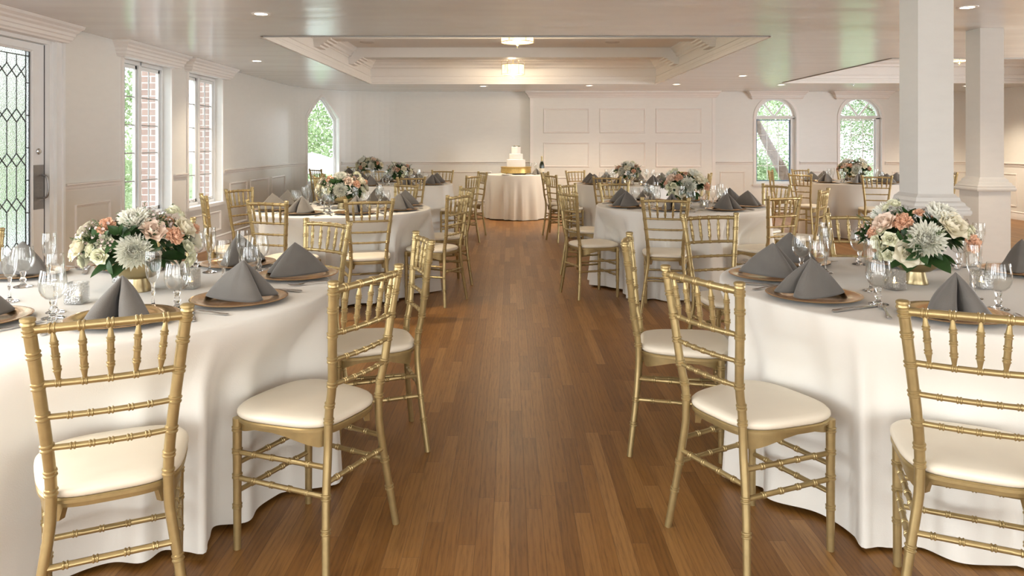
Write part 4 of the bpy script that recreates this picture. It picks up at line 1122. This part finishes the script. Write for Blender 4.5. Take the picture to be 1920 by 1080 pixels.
# ------------------------------------------------------------------ leaded door
def leaded_door():
    dr = struct(empty('door_1')); path = WL; y0, y1 = DOOR[0]+.05, DOOR[1]-.06
    # casing
    mb = MB()
    for a, b, lo_, hi in ((DOOR[0]-.09,DOOR[0],0,2.19),(DOOR[1],DOOR[1]+.11,0,2.19)):
        mb.merge(bar_box(path, yl(a), yl(b), 0, .02, lo_, hi)); 
    mb.merge(bar_box(path, yl(DOOR[1]+.08), yl(DOOR[1]+.11), .02, .034, 0, 2.19)); mb.merge(bar_box(path, yl(DOOR[1]), yl(DOOR[1])+.02, .02, .028, 0, 2.19))
    mb.obj('door_casing', 'jamb', dr, smooth=False)
    mb = MB()
    mb.merge(bar_box(path, yl(DOOR[0]), yl(DOOR[0])+.045, -.15, -.0, 0, 2.19)); mb.merge(bar_box(path, yl(DOOR[1])-.055, yl(DOOR[1]), -.15, 0, 0, 2.19)); mb.merge(bar_box(path, yl(DOOR[0]), yl(DOOR[1]), -.15, 0, 2.15, 2.19))
    mb.obj('door_frame', 'jamb', dr, smooth=False)
    g0, g1, gz0, gz1 = y0+.17, y1-.155, .26, 2.08
    mb = MB(); o0, o1 = -.09, -.045
    for a, b, lo_, hi in ((y0,g0,0.01,2.145),(g1,y1,0.01,2.145),(g0,g1,.01,gz0),(g0,g1,gz1,2.145)): mb.merge(bar_box(path, yl(a), yl(b), o0, o1, lo_, hi))
    leaf_ = mb.obj('door_leaf', 'jamb', dr, smooth=False)
    bar_box(path, yl(y1)+.001, yl(y1)+.006, -.09, -.040, .01, 2.145).obj('gap_strip', 'lead', dr, smooth=False)  # dark strip filling the gap between leaf and frame
    # beads round the glass
    frame_on(WL, yl(g0)-.012, yl(g1)+.012, gz0-.012, gz1+.012, .022, .010, -.045).obj('glazing_bead', 'jamb', leaf_, angle=20)
    bar_box(path, yl(g0), yl(g1), -.070, -.066, gz0, gz1).obj('pane', 'seeded', leaf_, smooth=False)
    # leading: a border, then stacked elongated hexagons with diamonds between
    mb = MB()
    def bar(p, q, w=.0045):
        a = Vector((XL-.064, p[0], p[1])); b = Vector((XL-.064, q[0], q[1])); mb.tube([tuple(a), tuple(b)], w, 6)
    bw = .045; a0, a1, c0, c1 = g0+bw, g1-bw, gz0+.03, gz1-bw
    bar((a0,gz0),(a0,gz1)); bar((a1,gz0),(a1,gz1)); bar((g0,c1),(g1,c1)); bar((g0,gz1-.004),(g1,gz1-.004)); bar((g0+.003,gz0),(g0+.003,gz1)); bar((g1-.003,gz0),(g1-.003,gz1))
    for k in range(1, 7):
        z = gz0+(gz1-gz0)*k/7; bar((g0,z),(a0,z)); bar((a1,z),(g1,z))
    nc = 6; cw = (a1-a0)/nc
    ph, s = .350, .105
    nodes = []; z = c1-.13
    while z > gz0+.05: nodes.append(z); z -= ph
    for c in range(nc+1):
        x0_ = a0+c*cw; bar((x0_, c1), (x0_, nodes[0]+s/2))
        for q, z in enumerate(nodes):
            zn = nodes[q+1]+s/2 if q+1 < len(nodes) else gz0
            bar((x0_, z-s/2), (x0_, zn))
            for sd in (-1, 1):
                if a0-1e-6 <= x0_+sd*cw/2 <= a1+1e-6:
                    bar((x0_, z+s/2), (x0_+sd*cw/2, z)); bar((x0_+sd*cw/2, z), (x0_, z-s/2))
    mb.obj('leading', 'lead', leaf_, smooth=True)
    # hardware
    hw = MB().box(XL-.045, XL-.039, y1-.135, y1-.010, .80, 1.16); plate = hw.obj('handle_plate', 'nickel', leaf_, smooth=False)
    gr = MB(); yh = y1-.05
    bamboo(gr, [(XL-.03,yh,.89),(XL+.01,yh,.90),(XL+.022,yh,.975),(XL+.01,yh,1.06),(XL-.03,yh,1.075)], .0085, [], 10)
    gr.obj('handle', 'nickel', plate)
    q = MB().lathe([(.026,0),(.026,.008),(.017,.013),(.015,.020),(.001,.021)], 20); q.xf(Matrix.Translation((XL-.045,y1-.075,1.27)) @ Matrix.Rotation(PI/2,4,'Y')); q.obj('deadbolt', 'steel', leaf_)
leaded_door()

# ------------------------------------------------------------------ columns
def column(n, x, y, w=.215, label=''):
    r = struct(empty('column', (x+w/2, y+w/2, 0))); r.name = 'column'
    r['kind'] = 'structure'; r['label'] = label
    MB().box(-w/2, w/2, -w/2, w/2, 0, CEIL).obj('shaft', 'column', r, smooth=False)
    b = w/2+.035; MB().box(-b, b, -b, b, 0, .93).obj('pedestal', 'column', r, smooth=False)
    def sq(prof, nm):
        rows = [[(q,-q,z),(q,q,z),(-q,q,z),(-q,-q,z)] for q, z in prof]; mb = MB(); mb.grid(rows, True); k = len(prof)-1; mb.f.append((0,1,2,3)); mb.f.append((4*k,4*k+1,4*k+2,4*k+3)); mb.obj(nm, 'column', r, angle=20)
    h = w/2
    sq([(h+.035,.925),(h+.060,.925),(h+.066,.938),(h+.066,.950),(h+.058,.958),(h+.060,.968),(h+.045,.980),(h+.040,.995),(h+.026,1.005),(h+.022,1.025),(h+.010,1.035),(h+.004,1.045),(h-.01,1.045)], 'cap_moulding')
    sq([(h+.034,0),(h+.050,0),(h+.050,.11),(h+.044,.12),(h+.034,.13)], 'base_moulding')
    return r
column(1, 2.345, 4.29, .205, 'near square white column with a moulded waist-high cap')
column(2, 4.05, 6.43, .205, 'farther square white column with a moulded waist-high cap')

# ------------------------------------------------------------------ ceiling fittings
def downlight(x, y, label, power=8, lit=True, z=CEIL):
    r = empty('recessed_downlight', (x,y,z), 0, label, 'ceiling light', 'recessed downlights')
    MB().lathe([(.046,-.001),(.050,-.004),(.066,-.006),(.072,-.003),(.072,.0)], 30, cap0=False, cap1=False).obj('trim_ring', 'trim', r)
    MB().lathe([(.048,-.003),(.001,-.003)], 24, cap0=False, cap1=False).obj('lens', 'bulb' if lit else 'plate_white', r)
    if lit:
        l = bpy.data.lights.new('lamp', 'SPOT'); l.energy = power; l.color = (1,.83,.62); l.spot_size = math.radians(125); l.spot_blend = .8; l.shadow_soft_size = .045
        o = bpy.data.objects.new('lamp', l); C.objects.link(o); o.parent = r; o.location = (0,0,-.02)
DL = [(-1.91,5.73,'warm recessed downlight ahead of the coffer, on the window side',115),(3.34,5.45,'warm recessed downlight between the two columns',70),
      (2.80,12.55,'recessed downlight before the panelled wall, near the arched windows',95),(1.36,12.80,'recessed downlight beyond the coffer, before the panelled wall',95),
      (3.42,10.97,'recessed downlight between coffer and ceiling recess',80),(7.90,12.90,'added downlight hidden behind the farther column, brightening the side wall',130),(4.60,12.66,'recessed downlight at the corner of the ceiling recess',80)]  # the one behind the farther column is added, unseen, to brighten the right wall
for x, y, l, p in DL: downlight(x, y, l, p)
for x, y in ((-1.91,1.6),(3.34,1.6),(.7,-1.2),(6.6,3.5),(6.6,7.0)):  # added fill spots out of view, without fittings, to brighten the room
    l = bpy.data.lights.new('lamp', 'SPOT'); l.energy = 28; l.color = (1,.84,.66); l.spot_size = math.radians(125); l.spot_blend = .8; l.shadow_soft_size = .06
    o = bpy.data.objects.new('lamp', l); C.objects.link(o); o.location = (x,y,CEIL-.02)
downlight(-.46, 12.95, 'dim recessed downlight beyond the coffer, before the plain back wall', 80)
downlight(-3.05, 9.0, 'recessed downlight over the casement window side', 60)
for x, y, l in ((-1.95,10.2,'round ceiling speaker in the coffer, window side'),(1.40,10.2,'round ceiling speaker in the coffer, column side')):
    o = MB().lathe([(.098,COF),(.098,COF-.006),(.088,COF-.010),(.001,COF-.008)], 36, x, y, cap0=False).obj('ceiling_speaker', 'plate_white'); tag(o, l, 'speaker', 'ceiling speakers')
tag(MB().lathe([(.03,CEIL),(.03,CEIL-.008),(.012,CEIL-.012),(.010,CEIL-.03),(.016,CEIL-.032),(.001,CEIL-.034)], 16, 5.75, 12.5, cap0=False).obj('sprinkler_head', 'steel'), 'small metal sprinkler head in the ceiling before arched windows', 'sprinkler')
def pendant(x, y, label, power):
    r = empty('drum_pendant', (x,y,COF), 0, label, 'ceiling light', 'drum ceiling lights')
    MB().lathe([(.065,0),(.065,-.012),(.02,-.022),(.008,-.03),(.007,-.36),(.001,-.36)], 24).obj('ceiling_rose', 'brass', r)
    MB().lathe([(.172,-.155),(.172,-.300)], 48, cap0=False, cap1=False).obj('shade', 'shade', r)
    for z in (-.152,-.303): 
        mb = MB(); mb.tube([(.173*math.cos(2*PI*k/48), .173*math.sin(2*PI*k/48), z) for k in range(49)], .0035, 6, False); mb.obj('shade_ring', 'brass', r)
    for k in range(6):
        a = 2*PI*k/6; mb = MB(); c_, s_ = math.cos(a), math.sin(a)
        mb.tube([(.01*c_,.01*s_,-.05),(.08*c_,.08*s_,-.035),(.15*c_,.15*s_,-.07),(.185*c_,.185*s_,-.11),(.176*c_,.176*s_,-.16),(.178*c_,.178*s_,-.305)], .0028, 6); mb.obj('scroll_arm', 'brass', r)
    MB().lathe([(.165,-.300),(.001,-.302)], 40, cap0=False, cap1=False).obj('diffuser', 'shade', r)
    MB().lathe([(.012,-.30),(.016,-.31),(.008,-.318),(.014,-.328),(.008,-.338),(.001,-.342)], 16).obj('finial', 'brass', r)
    l = bpy.data.lights.new('lamp', 'POINT'); l.energy = power; l.color = (1,.80,.56); l.shadow_soft_size = .02; l.specular_factor = .25
    o = bpy.data.objects.new('lamp', l); C.objects.link(o); o.parent = r; o.location = (0,0,-.345)
    l = bpy.data.lights.new('lamp', 'POINT'); l.energy = power*.25; l.color = (1,.80,.56); l.shadow_soft_size = .04
    o = bpy.data.objects.new('lamp', l); C.objects.link(o); o.parent = r; o.location = (0,0,-.10)
pendant(.08, 8.0, 'warm drum ceiling light nearest, between coffer beams', 30)
pendant(.05, 11.72, 'warm drum ceiling light beyond the last coffer beam', 26)
pendant(5.90, 9.80, 'warm drum ceiling light in the ceiling recess behind columns', 6)
tag(bar_box(WL, yl(10.22), yl(10.30), 0, .008, .56, .70).obj('wall_outlet', 'outlet', smooth=False), 'white outlet plate low on the window-side wainscot', 'outlet')

# ------------------------------------------------------------------ garden outside
g = MB(); g.quad((-40,-20,-.25),(XL-.16,-20,-.25),(XL-.16,60,-.25),(-40,60,-.25)); g.quad((XL-.16,YF_+.2,-.25),(40,YF_+.2,-.25),(40,60,-.25),(XL-.16,60,-.25)); struct(g.obj('ground_lawn', 'lawn', smooth=False))
g = MB(); g.quad((-8.2,-6,-.22),(XL-.16,-6,-.22),(XL-.16,16,-.22),(-8.2,16,-.22)); g.quad((XL-.16,YF_+.2,-.22),(14,YF_+.2,-.22),(14,18.6,-.22),(XL-.16,18.6,-.22)); struct(g.obj('terrace', 'paving', smooth=False))
for k, (x0, x1, y0, y1) in enumerate(((-4.26,-3.96,8.50,8.72),(-4.16,-3.96,9.98,10.2))):
    o = MB().box(x0, x1, y0, y1, -.25, 2.9).obj('brick_pier', 'brick', smooth=False)
    struct(o); o['label'] = 'red brick pier outside the %s casement window' % ('nearer','farther')[k]
def tree(x, y, h, r, n, kind, label, lean=(0,0), leaf=.10, zr=None, trunk=True, zc=None):
    rd = random.Random(int(abs(x*31+y*17))); t = empty('garden_tree', (x,y,-.25), 0, label, 'tree', 'trees outside the windows')
    zr = zr or r*.9; zc = zc or h-zr*.8
    if trunk:
        mb = MB(); mb.tube([(0,0,0),(lean[0]*.4,lean[1]*.4,h*.3),(lean[0],lean[1],h*.62)], [.17,.13,.08], 10)
        for k in range(7):
            a = 2*PI*k/7; mb.tube([(lean[0]*.8,lean[1]*.8,h*.45),(lean[0]+r*.4*math.cos(a),lean[1]+r*.4*math.sin(a),h*.66),(lean[0]+r*.75*math.cos(a),lean[1]+r*.75*math.sin(a),h*.8+rd.uniform(-.5,.3))], [.06,.04,.015], 6)
        mb.obj('trunk', 'bark', t)
    mb = MB(); cl = [(rd.uniform(-1,1),rd.uniform(-1,1),rd.uniform(-1,1)) for _ in range(40)]
    V = []; F = []
    for k in range(n):
        c = rd.choice(cl); p = Vector((c[0]*r*.72+rd.gauss(0,r*.16)+lean[0], c[1]*r*.72+rd.gauss(0,r*.16)+lean[1], zc+c[2]*zr*.75+rd.gauss(0,zr*.16)))
        u = Vector((rd.gauss(0,1),rd.gauss(0,1),rd.gauss(0,1))).normalized(); v = u.orthogonal().normalized()
        w = leaf*rd.uniform(.6,1.2); o = len(V); V += [p, p+u*w*.5+v*w*.28, p+u*w, p+u*w*.5-v*w*.28]; F.append((o,o+1,o+2,o+3))
    mb.v = [tuple(q) for q in V]; mb.f = F; mb.obj('crown', kind, t, smooth=False)
tree(-5.6,19.5,5.2,2.0,14000,'foliage','leafy tree outside the pointed window', zc=2.4, zr=2.2)
tree(5.9,19.3,5.0,2.3,20000,'foliage','leafy tree with leaning trunk outside the nearer arched window',(-.2,0), zc=2.0, zr=2.4)
tree(12.6,25.0,5.0,2.7,20000,'foliage_dark','leafy tree outside the arched window by the column',(0,0), zc=2.2, zr=2.2)
tree(-11.0,18.5,5.5,2.3,8000,'foliage','leafy tree in the garden beyond the casement windows', zc=2.6, zr=2.4, leaf=.13)
tree(-11.5,13.6,4.5,2.0,3600,'foliage_dark','garden tree beyond the leaded door', zc=2.6, zr=1.8, leaf=.13)
tree(-9.4,10.6,1.4,.9,4000,'foliage','round clipped bush outside the leaded door', zc=.85, zr=.9, trunk=False, leaf=.08)
tree(-7.6,14.2,1.8,1.1,5000,'foliage','low bush outside the casement windows', zc=.9, zr=.9, trunk=False, leaf=.08)
mb = MB(); mb.tube([(5.2,15.9,1.9),(5.45,15.9,1.4),(5.75,15.9,.85),(6.0,15.85,.35),(6.25,15.8,-.25)], [.07,.09,.11,.13,.16], 10); tag(mb.obj('tree_trunk','bark'), 'slanting bare tree trunk seen through nearer arched window', 'tree trunk')
um = empty('patio_umbrella', (-4.35,16.4,-.25), 0, 'white patio umbrella outside the pointed window', 'umbrella')
MB().lathe([(.72,.95),(.60,1.12),(.40,1.27),(.2,1.34),(.02,1.38)], 16).obj('canopy', 'canvas', um, smooth=False); MB().lathe([(.02,0),(.02,1.4)], 10).obj('pole', 'steel', um)

# ------------------------------------------------------------------ light
w = bpy.data.worlds.new('World'); SC.world = w; w.use_nodes = True; nt = w.node_tree; bg = nt.nodes['Background']
tc = nt.nodes.new('ShaderNodeTexCoord'); sp = nt.nodes.new('ShaderNodeSeparateXYZ'); nt.links.new(tc.outputs['Generated'], sp.inputs[0])
nt.links.new(ramp(nt, sp.outputs['Z'], [(0,(.95,.97,1)),(.35,(.88,.94,1)),(1,(.60,.76,1))]), bg.inputs['Color']); bg.inputs['Strength'].default_value = 2.8
s = bpy.data.lights.new('Sun', 'SUN'); s.energy = 3.0; s.angle = math.radians(3); s.color = (1,.95,.86)
so = bpy.data.objects.new('Sun', s); C.objects.link(so); so.rotation_euler = (math.radians(18), math.radians(-30), 0)
def area(x, y, z, sx, sy, rot, power, col):
    l = bpy.data.lights.new('daylight_fill', 'AREA'); l.shape = 'RECTANGLE'; l.size = sx; l.size_y = sy; l.energy = power; l.color = col
    o = bpy.data.objects.new('daylight_fill', l); C.objects.link(o); o.location = (x,y,z); o.rotation_euler = rot
# area lamps added as fill light in the unseen rear and side windows (behind and beside the camera)
DAY = (.90,.95,1)
for x0, x1 in ((3.3,5.6),(-.1,2.4),(-3.2,-.9)): area((x0+x1)/2, YB-.05, 1.25, x1-x0, 1.8, (PI/2,0,0), 24, (1,.97,.91))
for y0, y1, p in ((-1.6,-.5,50),(.3,1.4,42),(2.2,3.3,26)): area(XL-.12, (y0+y1)/2, 1.38, 1.1, 1.55, (PI/2,0,-PI/2), p, DAY)
for y0, y1 in ((6.3,8.7),(9.9,12.3)): area(XR+.1, (y0+y1)/2, 1.37, 2.4, 1.7, (PI/2,0,PI/2), 300, DAY)

# ------------------------------------------------------------------ camera
cam = bpy.data.cameras.new('Camera'); co = bpy.data.objects.new('Camera', cam); C.objects.link(co); SC.camera = co
cam.sensor_width = 36; cam.lens = 1400/1920*36; co.location = (0,0,CAMH); co.rotation_euler = (PI/2,0,0)
cam.shift_x = (960-956)/1920; cam.shift_y = -(540-269)/1920; cam.clip_start = .02; cam.clip_end = 200
SC.view_settings.view_transform = 'Standard'; SC.view_settings.look = 'None'; SC.view_settings.gamma = 1; SC.view_settings.exposure = 0.62
SC.view_settings.use_curve_mapping = False
cy_ = SC.cycles
cy_.max_bounces = 12; cy_.diffuse_bounces = 4; cy_.adaptive_threshold = .02; cy_.glossy_bounces = 5; cy_.transmission_bounces = 8; cy_.transparent_max_bounces = 16
cy_.caustics_reflective = False; cy_.caustics_refractive = False; cy_.sample_clamp_indirect = 3; cy_.use_denoising = True
